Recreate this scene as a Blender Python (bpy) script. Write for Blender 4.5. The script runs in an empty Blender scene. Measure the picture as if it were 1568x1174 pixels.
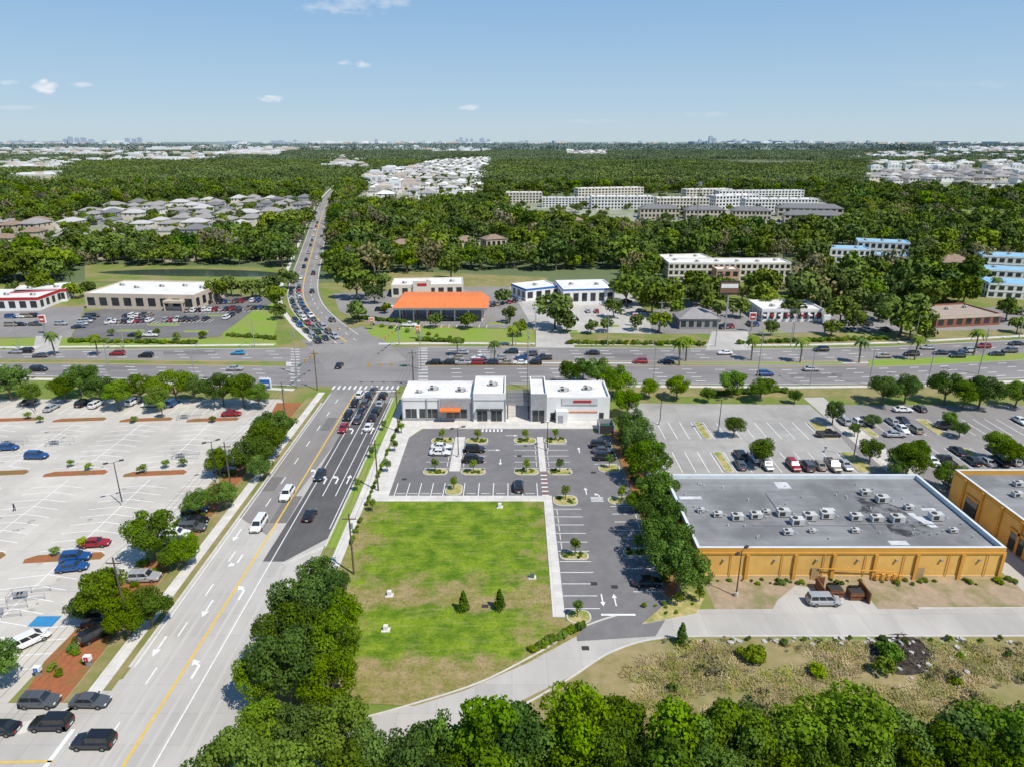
import bpy, math, random
import numpy as np
from mathutils import Vector
random.seed(7); rng=np.random.default_rng(11)
scene=bpy.context.scene
scene.view_settings.view_transform='Standard'; scene.view_settings.look='None'; scene.view_settings.exposure=0
# ---------------- image pixels projected onto a level ground plane (metres), estimated camera --------------
CH=65.0; F=1045.0; PP=math.radians(19.5); SP,CP=math.sin(PP),math.cos(PP)
def G(u,v,z=0.0):
    a=(u-784)/F; b=(v-587)/F
    t=(CH-z)/(SP+b*CP)
    return (a*t,(CP-b*SP)*t)
def GP(pts,z=0.0): return [G(u,v,z) for u,v in pts]
def sc(v):
    return (SP+(v-587)/F*CP)*F/CH
# ---------------- materials ----------------
MATS={}
def M(name,c1,c2=None,scale=.5,rough=.9,c3=None,s3=.05,f3=.5,bump=0,metal=0,spec=.3,coat=0,lo=.35,hi=.65,stretch=None,cracks=0):
    if name in MATS: return MATS[name]
    m=bpy.data.materials.new(name); m.use_nodes=True; MATS[name]=m
    nt=m.node_tree; N=nt.nodes; L=nt.links; p=N['Principled BSDF']
    p.inputs['Roughness'].default_value=rough; p.inputs['Metallic'].default_value=metal
    p.inputs['Specular IOR Level'].default_value=spec
    if coat: p.inputs['Coat Weight'].default_value=coat; p.inputs['Coat Roughness'].default_value=.05
    if c2 is None: c2=tuple(x*.86 for x in c1)
    g=N.new('ShaderNodeNewGeometry'); vec=g.outputs['Position']
    if stretch:
        mp=N.new('ShaderNodeMapping'); mp.inputs['Scale'].default_value=stretch; L.new(vec,mp.inputs['Vector']); vec=mp.outputs['Vector']
    n=N.new('ShaderNodeTexNoise'); n.inputs['Scale'].default_value=scale; n.inputs['Detail'].default_value=7; n.inputs['Roughness'].default_value=.65
    L.new(vec,n.inputs['Vector'])
    r=N.new('ShaderNodeMapRange'); r.inputs['From Min'].default_value=lo; r.inputs['From Max'].default_value=hi; L.new(n.outputs['Fac'],r.inputs['Value'])
    mx=N.new('ShaderNodeMix'); mx.data_type='RGBA'; mx.inputs['A'].default_value=(*c1,1); mx.inputs['B'].default_value=(*c2,1)
    L.new(r.outputs['Result'],mx.inputs['Factor']); out=mx.outputs['Result']
    if c3:
        n2=N.new('ShaderNodeTexNoise'); n2.inputs['Scale'].default_value=s3; n2.inputs['Detail'].default_value=8; n2.inputs['Roughness'].default_value=.6
        L.new(g.outputs['Position'],n2.inputs['Vector'])
        r2=N.new('ShaderNodeMapRange'); r2.inputs['From Min'].default_value=.45; r2.inputs['From Max'].default_value=.62; r2.inputs['To Max'].default_value=f3; L.new(n2.outputs['Fac'],r2.inputs['Value'])
        m2=N.new('ShaderNodeMix'); m2.data_type='RGBA'; m2.inputs['B'].default_value=(*c3,1)
        L.new(out,m2.inputs['A']); L.new(r2.outputs['Result'],m2.inputs['Factor']); out=m2.outputs['Result']
    if cracks:
        bk=N.new('ShaderNodeTexBrick'); bk.offset=0; bk.inputs['Scale'].default_value=1; bk.inputs['Brick Width'].default_value=cracks; bk.inputs['Row Height'].default_value=cracks; bk.inputs['Mortar Size'].default_value=.04; bk.inputs['Color1'].default_value=(1,1,1,1); bk.inputs['Color2'].default_value=(.91,.91,.91,1); bk.inputs['Mortar'].default_value=(.80,.79,.77,1)
        L.new(g.outputs['Position'],bk.inputs['Vector'])
        m3=N.new('ShaderNodeMix'); m3.data_type='RGBA'; m3.blend_type='MULTIPLY'; m3.inputs['Factor'].default_value=1; L.new(out,m3.inputs['A']); L.new(bk.outputs['Color'],m3.inputs['B']); out=m3.outputs['Result']
    L.new(out,p.inputs['Base Color'])
    if bump:
        b=N.new('ShaderNodeBump'); b.inputs['Strength'].default_value=bump; b.inputs['Distance'].default_value=.2
        L.new(n.outputs['Fac'],b.inputs['Height']); L.new(b.outputs['Normal'],p.inputs['Normal'])
    return m
def leafmat(name,dark,light,alt,trans=.25,ns=.006):
    m=bpy.data.materials.new(name); m.use_nodes=True; nt=m.node_tree; N=nt.nodes; L=nt.links; p=N['Principled BSDF']
    p.inputs['Roughness'].default_value=.75; p.inputs['Specular IOR Level'].default_value=.08
    at=N.new('ShaderNodeAttribute'); at.attribute_name='tint'
    mx=N.new('ShaderNodeMix'); mx.data_type='RGBA'; mx.inputs['A'].default_value=(*dark,1); mx.inputs['B'].default_value=(*light,1); L.new(at.outputs['Fac'],mx.inputs['Factor'])
    oi=N.new('ShaderNodeObjectInfo')
    g=N.new('ShaderNodeNewGeometry'); n=N.new('ShaderNodeTexNoise'); n.inputs['Scale'].default_value=ns; n.inputs['Detail'].default_value=3; L.new(g.outputs['Position'],n.inputs['Vector'])
    ad=N.new('ShaderNodeMath'); ad.operation='MULTIPLY_ADD'; ad.inputs[1].default_value=2.2; ad.inputs[2].default_value=-1.05; L.new(n.outputs['Fac'],ad.inputs[0])
    ad2=N.new('ShaderNodeMath'); ad2.operation='MULTIPLY_ADD'; ad2.inputs[1].default_value=.8; ad2.use_clamp=True; L.new(oi.outputs['Random'],ad2.inputs[0]); L.new(ad.outputs[0],ad2.inputs[2])
    m2=N.new('ShaderNodeMix'); m2.data_type='RGBA'; m2.inputs['B'].default_value=(*alt,1); L.new(mx.outputs['Result'],m2.inputs['A'])
    k=N.new('ShaderNodeMath'); k.operation='MULTIPLY'; k.inputs[1].default_value=.75; L.new(ad2.outputs[0],k.inputs[0]); L.new(k.outputs[0],m2.inputs['Factor'])
    hv=N.new('ShaderNodeHueSaturation'); L.new(m2.outputs['Result'],hv.inputs['Color'])
    fr=N.new('ShaderNodeMath'); fr.operation='MULTIPLY'; fr.inputs[1].default_value=7.31; L.new(oi.outputs['Random'],fr.inputs[0])
    fr2=N.new('ShaderNodeMath'); fr2.operation='FRACT'; L.new(fr.outputs[0],fr2.inputs[0])
    vr=N.new('ShaderNodeMath'); vr.operation='MULTIPLY_ADD'; vr.inputs[1].default_value=.7; vr.inputs[2].default_value=.68; L.new(fr2.outputs[0],vr.inputs[0]); L.new(vr.outputs[0],hv.inputs['Value'])
    sr=N.new('ShaderNodeMath'); sr.operation='MULTIPLY_ADD'; sr.inputs[1].default_value=.28; sr.inputs[2].default_value=.86; L.new(oi.outputs['Random'],sr.inputs[0]); L.new(sr.outputs[0],hv.inputs['Saturation'])
    L.new(hv.outputs['Color'],p.inputs['Base Color'])
    if trans:
        tr=N.new('ShaderNodeBsdfTranslucent'); L.new(hv.outputs['Color'],tr.inputs['Color']); ms=N.new('ShaderNodeMixShader'); ms.inputs[0].default_value=trans
        L.new(p.outputs[0],ms.inputs[1]); L.new(tr.outputs[0],ms.inputs[2]); L.new(ms.outputs[0],N['Material Output'].inputs['Surface'])
    MATS[name]=m; return m
asph=M('asphalt',(.135,.13,.128),(.17,.163,.16),.8,c3=(.21,.198,.19),s3=.06,f3=.6)
asph_dk=M('asphalt_fresh',(.09,.086,.086),(.115,.11,.109),.6,c3=(.14,.134,.128),s3=.15,f3=.5,stretch=(1.5,.15,1))
asph_road=M('asphalt_worn',(.26,.242,.228),(.22,.205,.195),.5,c3=(.31,.29,.272),s3=.04,f3=.7,stretch=(1.2,.12,1))
asph_hw=M('asphalt_highway',(.245,.228,.22),(.19,.178,.172),.3,c3=(.30,.278,.264),s3=.03,f3=.6,stretch=(.08,1.2,1))
asph_new=M('asphalt_lot',(.172,.164,.164),(.21,.20,.198),.5,c3=(.14,.134,.134),s3=.08,f3=.6)
conc=M('concrete_paving',(.60,.56,.495),(.52,.485,.43),.22,c3=(.42,.39,.35),s3=.045,f3=.65,cracks=5.5)
conc_road=M('concrete_road',(.53,.50,.455),(.45,.425,.39),.3,c3=(.38,.36,.33),s3=.05,f3=.6,stretch=(1,.25,1),cracks=4.6)
conc_lot=M('concrete_lot_old',(.43,.41,.38),(.36,.343,.318),.3,c3=(.28,.268,.245),s3=.06,f3=.65,cracks=6)
walk=M('sidewalk_concrete',(.70,.665,.61),(.58,.55,.505),.4,cracks=1.6)
kerbm=M('kerb_concrete',(.62,.59,.54),(.50,.48,.44),.6)
white=M('road_paint_white',(.85,.85,.83),(.66,.66,.64),1.5)
yellow=M('road_paint_yellow',(.80,.50,.04),(.62,.40,.06),1.5)
bluep=M('paint_blue',(.04,.25,.5))
grass=M('grass',(.13,.20,.03),(.19,.225,.045),.5,c3=(.30,.235,.11),s3=.07,f3=.85,bump=.3)
grassy=M('grass_bright',(.18,.30,.03),(.24,.32,.05),.6,c3=(.28,.26,.09),s3=.09,f3=.6,bump=.3)
drygrass=M('grass_dry',(.33,.26,.135),(.24,.22,.075),.5,c3=(.14,.175,.03),s3=.12,f3=.7,bump=.3)
mulch=M('mulch',(.40,.13,.05),(.27,.105,.05),1.5,c3=(.15,.15,.04),s3=.2,f3=.65)
mulch_t=M('mulch_tan',(.52,.42,.2),(.34,.31,.10),1.2,c3=(.17,.22,.03),s3=.5,f3=.8)
soil=M('burnt_soil',(.02,.018,.016),(.09,.07,.055),1.2,bump=.5)
dirt=M('dirt',(.40,.30,.21),(.31,.245,.165),.8,c3=(.19,.19,.07),s3=.2,f3=.8,bump=.3)
bark=M('bark',(.14,.11,.08),(.2,.17,.14),4)
glass=M('glass_dark',(.02,.025,.03),(.03,.035,.04),1,rough=.08,spec=.8)
rubber=M('rubber',(.015,.015,.015)); hub=M('hub',(.3,.3,.31),rough=.3,metal=.7)
steel=M('galvanised_steel',(.42,.43,.44),(.36,.37,.38),2,rough=.45,metal=.4)
dkmetal=M('dark_metal',(.05,.05,.05)); wood=M('pole_wood',(.16,.12,.09),(.11,.085,.065),3)
wwall=M('stucco_white',(.80,.79,.77),(.72,.71,.69),.5); gwall=M('stone_grey',(.40,.405,.41),(.30,.305,.31),1.5)
wroof=M('roof_white',(.80,.79,.76),(.70,.69,.66),.3,c3=(.56,.54,.51),s3=.15,f3=.5)
groof=M('roof_grey_membrane',(.215,.215,.22),(.285,.285,.288),.3,c3=(.145,.145,.148),s3=.1,f3=.8,stretch=(.15,1.6,1))
ywall=M('stucco_ochre',(.78,.47,.13),(.70,.41,.11),.4,c3=(.60,.35,.1),s3=.5,f3=.4); ytrim=M('trim_ochre',(.66,.34,.06),(.58,.30,.055),.6); bluetrim=M('parapet_pale_blue',(.68,.73,.75))
orange=M('awning_orange',(.78,.2,.04),(.66,.17,.04),.6); redm=M('sign_red',(.5,.03,.03))
tan=M('stucco_tan',(.58,.49,.39),(.51,.43,.34),.5); cream=M('stucco_cream',(.72,.66,.55)); blue=M('fascia_blue',(.03,.16,.5)); blueroof=M('roof_blue',(.16,.40,.62),(.32,.54,.70),.3)
shing=M('shingle_grey',(.34,.32,.305),(.26,.245,.235),.6); shingb=M('shingle_brown',(.31,.225,.17),(.24,.17,.125),.6); shingl=M('shingle_light',(.52,.51,.49),(.42,.41,.40),.6); shingd=M('shingle_dark',(.16,.16,.165),(.2,.2,.205),.6)
farw=M('distant_wall',(.80,.81,.82)); farb=M('tower_haze_tint',(.42,.49,.58)); farr=M('distant_roof',(.45,.45,.47)); fart=M('distant_wall_tan',(.66,.57,.49)); farbr=M('distant_roof_brown',(.45,.34,.28))  # aerial haze painted into far buildings: paler, bluer base colours
water=M('pond_water',(.05,.075,.06),(.06,.085,.06),.3,rough=.15,spec=.6)
sigy=M('signal_yellow',(.6,.35,.02)); lred=M('lamp_red',(.45,.01,.01)); lwh=M('lamp_clear',(.8,.8,.78),rough=.2)
hvac=M('hvac_metal',(.60,.60,.58),(.42,.42,.41),1.2); rockm=M('rock',(.55,.53,.49),(.36,.34,.31),2)
oakleaf=leafmat('leaf_oak',(.028,.078,.007),(.12,.245,.018),(.18,.25,.025),.3,.05)
midleaf=leafmat('leaf_mid',(.034,.070,.010),(.105,.175,.022),(.175,.215,.035),0,.012)
greyleaf=leafmat('leaf_grey',(.10,.10,.055),(.2,.19,.11),(.24,.21,.09),0,.012)
farleaf=leafmat('leaf_far_haze_tint',(.055,.095,.025),(.12,.175,.045),(.17,.21,.06),0,.004)  # distance haze painted into the leaf colour, paler than the mid trees
far2leaf=leafmat('leaf_farther_haze_tint',(.080,.125,.065),(.125,.175,.09),(.165,.205,.105),0,.002)  # more painted haze for the farther canopy: paler and bluer
hazleaf=leafmat('leaf_horizon_haze_tint',(.135,.19,.175),(.165,.22,.20),(.185,.235,.205),0,.0008)  # strongest painted haze: blue-grey leaf colour towards the horizon
youngleaf=leafmat('leaf_young',(.06,.15,.012),(.17,.30,.025),(.27,.31,.045),.25,.05)
# ---------------- mesh builder ----------------
class MB:
    def __init__(s): s.v=[];s.f=[];s.m=[];s.mats=[]
    def mi(s,mat):
        if mat not in s.mats: s.mats.append(mat)
        return s.mats.index(mat)
    def face(s,pts,mat):
        i=len(s.v); s.v.extend([tuple(p) for p in pts]); s.f.append(tuple(range(i,i+len(pts)))); s.m.append(s.mi(mat))
    def box(s,x0,x1,y0,y1,z0,z1,mat,top=None,bottom=False):
        P=[(x0,y0),(x1,y0),(x1,y1),(x0,y1)]; s.prism(P,z0,z1,mat,top,bottom)
    def prism(s,P,z0,z1,mat,top=None,bottom=False):
        A=sum(P[i][0]*P[(i+1)%len(P)][1]-P[(i+1)%len(P)][0]*P[i][1] for i in range(len(P)))
        if A<0: P=P[::-1]
        n=len(P); i=len(s.v)
        s.v+=[(p[0],p[1],z0) for p in P]+[(p[0],p[1],z1) for p in P]
        for k in range(n):
            j=(k+1)%n; s.f.append((i+k,i+j,i+n+j,i+n+k)); s.m.append(s.mi(mat))
        s.f.append(tuple(i+n+k for k in range(n))); s.m.append(s.mi(top or mat))
        if bottom: s.f.append(tuple(i+k for k in range(n))[::-1]); s.m.append(s.mi(mat))
    def sheet(s,P,z,mat):
        A=sum(P[i][0]*P[(i+1)%len(P)][1]-P[(i+1)%len(P)][0]*P[i][1] for i in range(len(P)))
        if A<0: P=P[::-1]
        s.face([(p[0],p[1],z) for p in P],mat)
    def tube(s,p,q,r0,r1,n,mat,cap=True):
        p=Vector(p);q=Vector(q);d=(q-p).normalized(); a=d.orthogonal().normalized(); b=d.cross(a)
        i=len(s.v)
        for c,r in ((p,r0),(q,r1)):
            for k in range(n):
                t=2*math.pi*k/n; s.v.append(tuple(c+a*math.cos(t)*r+b*math.sin(t)*r))
        for k in range(n):
            j=(k+1)%n; s.f.append((i+k,i+j,i+n+j,i+n+k)); s.m.append(s.mi(mat))
        if cap:
            s.f.append(tuple(i+n+k for k in range(n))); s.m.append(s.mi(mat))
            s.f.append(tuple(i+k for k in range(n))[::-1]); s.m.append(s.mi(mat))
    def strip(s,p,q,w,z,mat):
        dx,dy=q[0]-p[0],q[1]-p[1]; l=math.hypot(dx,dy) or 1; nx,ny=-dy/l*w/2,dx/l*w/2
        s.sheet([(p[0]-nx,p[1]-ny),(q[0]-nx,q[1]-ny),(q[0]+nx,q[1]+ny),(p[0]+nx,p[1]+ny)],z,mat)
    def mesh(s,name):
        me=bpy.data.meshes.new(name); me.from_pydata(s.v,[],s.f)
        for m in s.mats: me.materials.append(m)
        me.polygons.foreach_set('material_index',s.m); me.update(); return me
    def obj(s,name,loc=(0,0,0),rot=0):
        o=bpy.data.objects.new(name,s.mesh(name)); o.location=loc; o.rotation_euler=(0,0,rot); scene.collection.objects.link(o); return o
def link(name,me,loc,rot=0,scale=(1,1,1)):
    o=bpy.data.objects.new(name,me); o.location=loc; o.rotation_euler=(0,0,rot); o.scale=scale; scene.collection.objects.link(o); return o
def smooth(P,n=6,closed=False):
    out=[]; N=len(P)
    R=range(N) if closed else range(N-1)
    for i in R:
        p0=P[(i-1)%N] if closed or i>0 else P[0]; p1=P[i]; p2=P[(i+1)%N]; p3=P[(i+2)%N] if closed or i+2<N else P[-1]
        for k in range(n):
            t=k/n
            out.append(tuple(.5*((2*p1[j])+(-p0[j]+p2[j])*t+(2*p0[j]-5*p1[j]+4*p2[j]-p3[j])*t*t+(-p0[j]+3*p1[j]-3*p2[j]+p3[j])*t**3) for j in (0,1)))
    if not closed: out.append(P[-1])
    return out
def offs(P,d):
    out=[]
    for i,p in enumerate(P):
        a=P[max(i-1,0)]; b=P[min(i+1,len(P)-1)]; dx,dy=b[0]-a[0],b[1]-a[1]; l=math.hypot(dx,dy) or 1
        out.append((p[0]-dy/l*d,p[1]+dx/l*d))
    return out
def ribbon(mb,P,d0,d1,z,mat,h=None):
    A=offs(P,d0);B=offs(P,d1)
    for i in range(len(P)-1):
        q=[A[i],A[i+1],B[i+1],B[i]]
        if h is None: mb.sheet(q,z,mat)
        else: mb.prism(q,z,z+h,mat)
def dashes(mb,P,w,z,mat,on=3,off=6):
    acc=0;
    for i in range(len(P)-1):
        p,q=P[i],P[i+1]; l=math.hypot(q[0]-p[0],q[1]-p[1]); s=0
        if l==0: continue
        while s<l:
            ph=(acc+s)%(on+off); e=min(l,s+((on-ph) if ph<on else (on+off-ph))+1e-4)
            if ph<on: mb.strip((p[0]+(q[0]-p[0])*s/l,p[1]+(q[1]-p[1])*s/l),(p[0]+(q[0]-p[0])*e/l,p[1]+(q[1]-p[1])*e/l),w,z,mat)
            s=e
        acc+=l
def inpoly(X,Y,P):
    c=np.zeros(len(X),bool); n=len(P)
    for i in range(n):
        x1,y1=P[i];x2,y2=P[(i+1)%n]
        if y1==y2: continue
        k=((y1>Y)!=(y2>Y))&(X<(x2-x1)*(Y-y1)/(y2-y1)+x1); c^=k
    return c
R4=lambda x0,x1,y0,y1:[(x0,y0),(x1,y0),(x1,y1),(x0,y1)]
def rrect(x0,x1,y0,y1,r):
    out=[]
    for cx,cy,a in ((x1-r,y0+r,-90),(x1-r,y1-r,0),(x0+r,y1-r,90),(x0+r,y0+r,180)):
        for k in range(5):
            t=math.radians(a+k*22.5); out.append((cx+r*math.cos(t),cy+r*math.sin(t)))
    return out
# ---------------- ground ----------------
gm=M('ground_far',(.105,.145,.06),(.14,.175,.075),.02,c3=(.22,.23,.14),s3=.0012,f3=.7)
b=MB(); b.sheet(R4(-60000,60000,-3000,4600),-.05,gm); b.sheet(R4(-60000,60000,4600,90000),-.05,M('ground_horizon_haze_tint',(.17,.22,.205),(.19,.235,.215),.001,c3=(.30,.335,.34),s3=.0005,f3=.6)); b.obj('ground')  # far strip coloured pale blue-green, aerial haze painted in
b=MB(); b.sheet(R4(-420,420,-30,330),0,grass); b.obj('ground_grass')
# ---------------- highway ----------------
def ip(T,u):
    return float(np.interp(u,[t[0] for t in T],[t[1] for t in T]))
UP=[(-500,541),(0,536),(430,533),(700,531),(1000,533),(1200,534),(1350,531),(1568,520),(2000,498)]
LO=[(-500,572),(0,576),(130,578),(460,592),(620,590),(940,588),(1200,590),(1400,588),(1568,580),(2000,556)]
def HW(u,s):
    a=G(u,ip(UP,u)); c=G(u,ip(LO,u)); return (a[0]+(c[0]-a[0])*s,a[1]+(c[1]-a[1])*s)
US=list(range(-500,2001,50))
b=MB()
for i in range(len(US)-1): b.sheet([HW(US[i],0),HW(US[i+1],0),HW(US[i+1],1),HW(US[i],1)],.02,asph_hw)
b.sheet(R4(-50,-32,150,183),.024,asph_road)
b.sheet([(-50,110),(-43,104),(-40,150),(-50,150)],.024,asph_road)
b.sheet([(-50,20),(-32,20),(-32,150),(-50,150)],.016,conc_road)
b.sheet([(-41,96),(-37.5,96),(-32,103),(-32,168),(-40.5,168),(-40.5,118)],.028,asph_dk)
b.sheet([(-140,38),(-50,38),(-50,70),(-60,66),(-75,66),(-140,66)],.012,conc_road)
NR=smooth([G(565,560),G(540,532),G(512,510),G(488,490),G(470,468),G(464,446),G(468,420),G(476,392),G(484,362),G(491,336),G(498,316),G(508,300),G(522,284)],6)
ribbon(b,NR,-7,7,.028,asph_road)
ribbon(b,NR[:14],-12,-7,.026,asph_road); ribbon(b,NR[:12],7,13,.026,asph_road)
pa=M('asphalt_patch',(.19,.18,.172),(.16,.15,.145),.9)
for x0,x1,y0,y1 in ((-44,-40.8,108,118),(-49.6,-47,120,126),(-46,-43.6,150,158)): b.sheet(R4(x0,x1,y0,y1),.0262,pa)
for u0,u1,s0,s1 in ((690,760,.10,.20),(900,990,.2,.3),(120,200,.63,.72),(1210,1290,.72,.82),(250,330,.1,.2),(1450,1510,.2,.3)): b.sheet([HW(u0,s0),HW(u1,s0),HW(u1,s1),HW(u0,s1)],.0262,pa)
# darkened wheel paths on concrete road
wp=M('tyre_polished_concrete',(.44,.415,.38),(.52,.49,.45),.4,stretch=(1,.1,1))
for x in (-49.1,-47.6,-45.5,-44.0,-41.3,-39.8,-37.6,-36): b.strip((x,40),(x+.1,112),.42,.0185,wp)
b.obj('roads')
b=MB()
for s in (.10,.20,.30,.62,.72,.82,.91):
    for rng_ in ((-500,450),(640,2000)):
        P=[HW(u,s) for u in range(rng_[0],rng_[1]+1,50)]
        dashes(b,P,.3,.034,white,3,7)
for s in (.015,.975): 
    for r0,r1 in ((-500,450),(640,2000)):
        P=[HW(u,s) for u in range(r0,r1+1,50)]; ribbon(b,P,-.12,.12,.034,white)
for s in (.40,.53):
    for r0,r1 in ((-500,440),(650,2000)):
        P=[HW(u,s) for u in range(r0,r1+1,50)]; ribbon(b,P,-.12,.12,.034,yellow)
for x in (-46.6,): dashes(b,[(x,60),(x,175)],.2,.036,white,3,6)
b.strip((-43.2,30),(-42.6,100),.3,.036,yellow); b.strip((-42.6,100),(-43,175),.3,.036,yellow)
for x in (-39.6,-36.9,-34.4): b.strip((x,118 if x>-39 else 40),(x,176),.16,.036,white)
b.strip((-49.6,72),(-49.6,175),.15,.036,white); b.strip((-32.5,106),(-32.5,172),.15,.036,white)
b.strip((-42.7,177),(-32,177),.6,.036,white)
b.strip((-51.5,40),(-51.5,62),.5,.036,white); b.strip((-51,57.6),(-70,57.2),.25,.036,yellow)
for k in range(13): b.strip((-50+1.5*k,178.6),(-50+1.5*k,181.4),.5,.036,white)
for k in range(12):
    p=HW(648,.05+k*.075); b.strip((p[0]-1.4,p[1]),(p[0]+1.4,p[1]),.5,.038,white)
    p=HW(452,.05+k*.075); b.strip((p[0]-1.4,p[1]),(p[0]+1.4,p[1]),.5,.038,white)
ribbon(b,NR[8:],-.2,.2,.036,yellow)
for d in (-3.4,3.4): dashes(b,offs(NR[8:],d),.2,.036,white,3,6)
for d in (-6.6,6.6): ribbon(b,NR[10:],d-.1,d+.1,.036,white)
def arrow(x,y,a,turn=0,s=1.0):
    c,sn=math.cos(a),math.sin(a)
    T=lambda P:[(x+s*(c*p[0]-sn*p[1]),y+s*(sn*p[0]+c*p[1])) for p in P]
    if turn==0:
        b.sheet(T([(-1.8,-.12),(.6,-.12),(.6,.12),(-1.8,.12)]),.04,white); b.sheet(T([(.6,-.5),(1.8,0),(.6,.5)]),.04,white)
    else:
        k=turn
        b.sheet(T([(-1.8,-.15),(.3,-.15),(.3,.15),(-1.8,.15)]),.04,white)
        b.sheet(T([(.3,-.15),(.9,.45*k),(.6,.75*k),(.3,.15)]),.0405,white)
        b.sheet(T([(.25,.9*k),(1.35,1.15*k) ,(1.0,.1*k)]),.041,white)
H=math.pi/2
for x,y,t in ((-45,84,0),(-48.2,76,0),(-45,96,-1),(-48.2,104,0),(-41.2,88,1),(-41.2,72,1),(-38,125,1),(-35.6,125,1),(-33.4,125,0),(-38,150,1),(-35.6,150,0),(-33.4,150,0),(-41,128,1)):
    arrow(x,y,H if x>-42.6 else -H,t,1.1)
for u in (740,800): 
    for s in (.15,.25,.35): p=HW(u,s); arrow(p[0],p[1],math.pi,0,1.2)
for x,y,a,t in ((-4,139,0,0),(0,147,0,0),(-2.5,133,-H,0),(15.5,86,H,0),(13.6,86,-H,0),(14.6,120,H,0),(17,118,H,1),(15,139,H,0)): arrow(x,y,a,t,.8)
for k in range(4): b.strip((15.2,116+k*.5),(17.6,116+k*.5),.22,.04,white)
b.obj('road_markings')
b=MB()
def med(u0,u1,s0,s1,top,h=.13):
    P=[HW(u,s0) for u in np.linspace(u0,u1,max(2,int((u1-u0)/60)+1))]; Q=[HW(u,s1) for u in np.linspace(u0,u1,max(2,int((u1-u0)/60)+1))]
    for i in range(len(P)-1): b.prism([P[i],P[i+1],Q[i+1],Q[i]],.01,h,kerbm,top)
med(-500,438,.41,.53,grass); med(660,980,.45,.48,kerbm); med(1010,1290,.435,.48,grassy); med(1330,2000,.40,.57,grassy)
med(438,446,.42,.52,kerbm); med(1290,1330,.45,.48,kerbm)
b.obj('median')
b=MB()
P=[HW(u,1.08) for u in range(-500,451,50)]; ribbon(b,P,-.8,.8,.01,walk,.12)
P=[HW(u,1.05) for u in range(950,2001,50)]; ribbon(b,P,-.8,.8,.01,walk,.12)
for r0,r1 in ((-500,60),(90,420),(580,820),(870,1090),(1140,2000)):
    P=[HW(u,-.10) for u in np.linspace(r0,r1,12)]; ribbon(b,P,-.9,.9,.01,walk,.12)
b.prism(R4(-53.2,-51.4,66,176),.01,.13,walk)
b.prism(smooth([(-53.2,66),(-56,62),(-62,60)],4)+[(-62,61.5)]+smooth([(-56,63.8),(-51.4,67)],3),.01,.128,walk)
b.prism(R4(-29.8,-28.0,90,176),.01,.13,walk)
ribbon(b,offs(NR,0)[10:],9.2,11,.01,walk,.12)
b.prism(R4(-50.35,-50,72,168),.01,.14,kerbm)
b.prism(R4(-32,-31.65,100,172),.01,.14,kerbm); b.prism([(-37.5,95.2),(-37.2,95),(-31.7,100.2),(-32.1,100.4)],.01,.14,kerbm)
b.prism(R4(-27.9,25,168.6,170.4),.01,.13,walk); b.prism(R4(-1.6,4.6,155.9,168.6),.01,.131,walk)
b.obj('sidewalks_and_kerbs')
b=MB()
b.sheet(R4(-51.4,-50.35,68,172),.05,drygrass); b.sheet(R4(-55.2,-53.2,66,172),.05,drygrass)
b.prism([(-60.5,66),(-55.2,66),(-55.2,168),(-62,168),(-60,150),(-58.2,140),(-59.5,120),(-58.6,100),(-60.5,90),(-61.5,80),(-62,73)],.01,.13,kerbm,mulch)
b.sheet(R4(-31.65,-29.8,100,172),.05,grassy)
b.sheet([(-28,90),(-24.5,112),(-24.5,172),(-28,172)],.05,grass)
P=[HW(u,1.02) for u in range(-500,451,50)]; ribbon(b,P,-9,-2.3,.05,grass)
P=[HW(u,1.02) for u in range(950,2001,50)]; ribbon(b,P,-9,-2.2,.04,drygrass)
b.obj('verges')
b=MB()
b.sheet(GP([(-300,524),(0,520),(100,515),(420,521),(428,531),(0,533),(-300,538)]),.03,grassy)
b.sheet(GP([(560,500),(690,503),(815,505),(820,527),(600,527),(565,512)]),.03,grassy)
b.sheet(GP([(340,512),(385,470),(432,462),(418,520),(345,522)]),.034,grassy)
b.sheet(GP([(430,521),(445,478),(455,480),(488,512),(500,521)]),.034,grass)
b.sheet(GP([(870,517),(1100,520),(1090,529),(880,528)]),.03,drygrass)
b.sheet(GP([(1140,515),(1568,500),(1568,515),(1350,525),(1145,527)]),.03,drygrass)
b.sheet(GP([(515,435),(610,415),(840,425),(830,440),(720,448),(600,455),(530,470)]),.03,drygrass)
b.sheet(GP([(130,432),(440,430),(440,410),(130,405)]),.03,grass)
b.obj('north_lawns')
b=MB(); b.sheet(smooth(GP([(150,418),(240,413),(360,414),(430,419),(400,424),(260,423)]),5,True),.05,water); b.obj('pond')
b=MB()
b.sheet(GP([(108,520),(130,478),(300,455),(440,455),(385,478),(335,516),(200,520)]),.05,asph)
b.sheet(GP([(-200,515),(-150,475),(130,470),(108,518)]),.045,asph_road)
b.sheet(GP([(510,450),(720,440),(800,440),(815,505),(690,500),(575,498),(520,478)]),.045,asph_road)
b.sheet(GP([(780,440),(960,445),(990,480),(1000,512),(820,508)]),.05,conc_road)
b.sheet(GP([(820,505),(870,505),(880,533),(820,533)]),.055,conc_road)
b.sheet(GP([(985,480),(1060,462),(1200,480),(1560,470),(1568,505),(1100,512),(1000,512)]),.045,asph_road)
b.sheet(GP([(1090,508),(1145,508),(1150,537),(1080,537)]),.052,conc_road)
b.sheet(GP([(55,515),(95,515),(88,541),(50,541)]),.055,conc_road)
b.obj('north_parking_lots')
b=MB()
for u0,v0,u1,v1,n in ((165,499,320,494,24),(285,482,420,476,20),(880,482,960,484,10),(1260,501,1420,501,22),(605,503,745,503,12)):
    for k in range(n+1):
        x,y=G(u0+(u1-u0)*k/n,v0+(v1-v0)*k/n); b.strip((x,y),(x,y+5),.16,.062,white)
b.obj('north_stall_lines')
b=MB()
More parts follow.
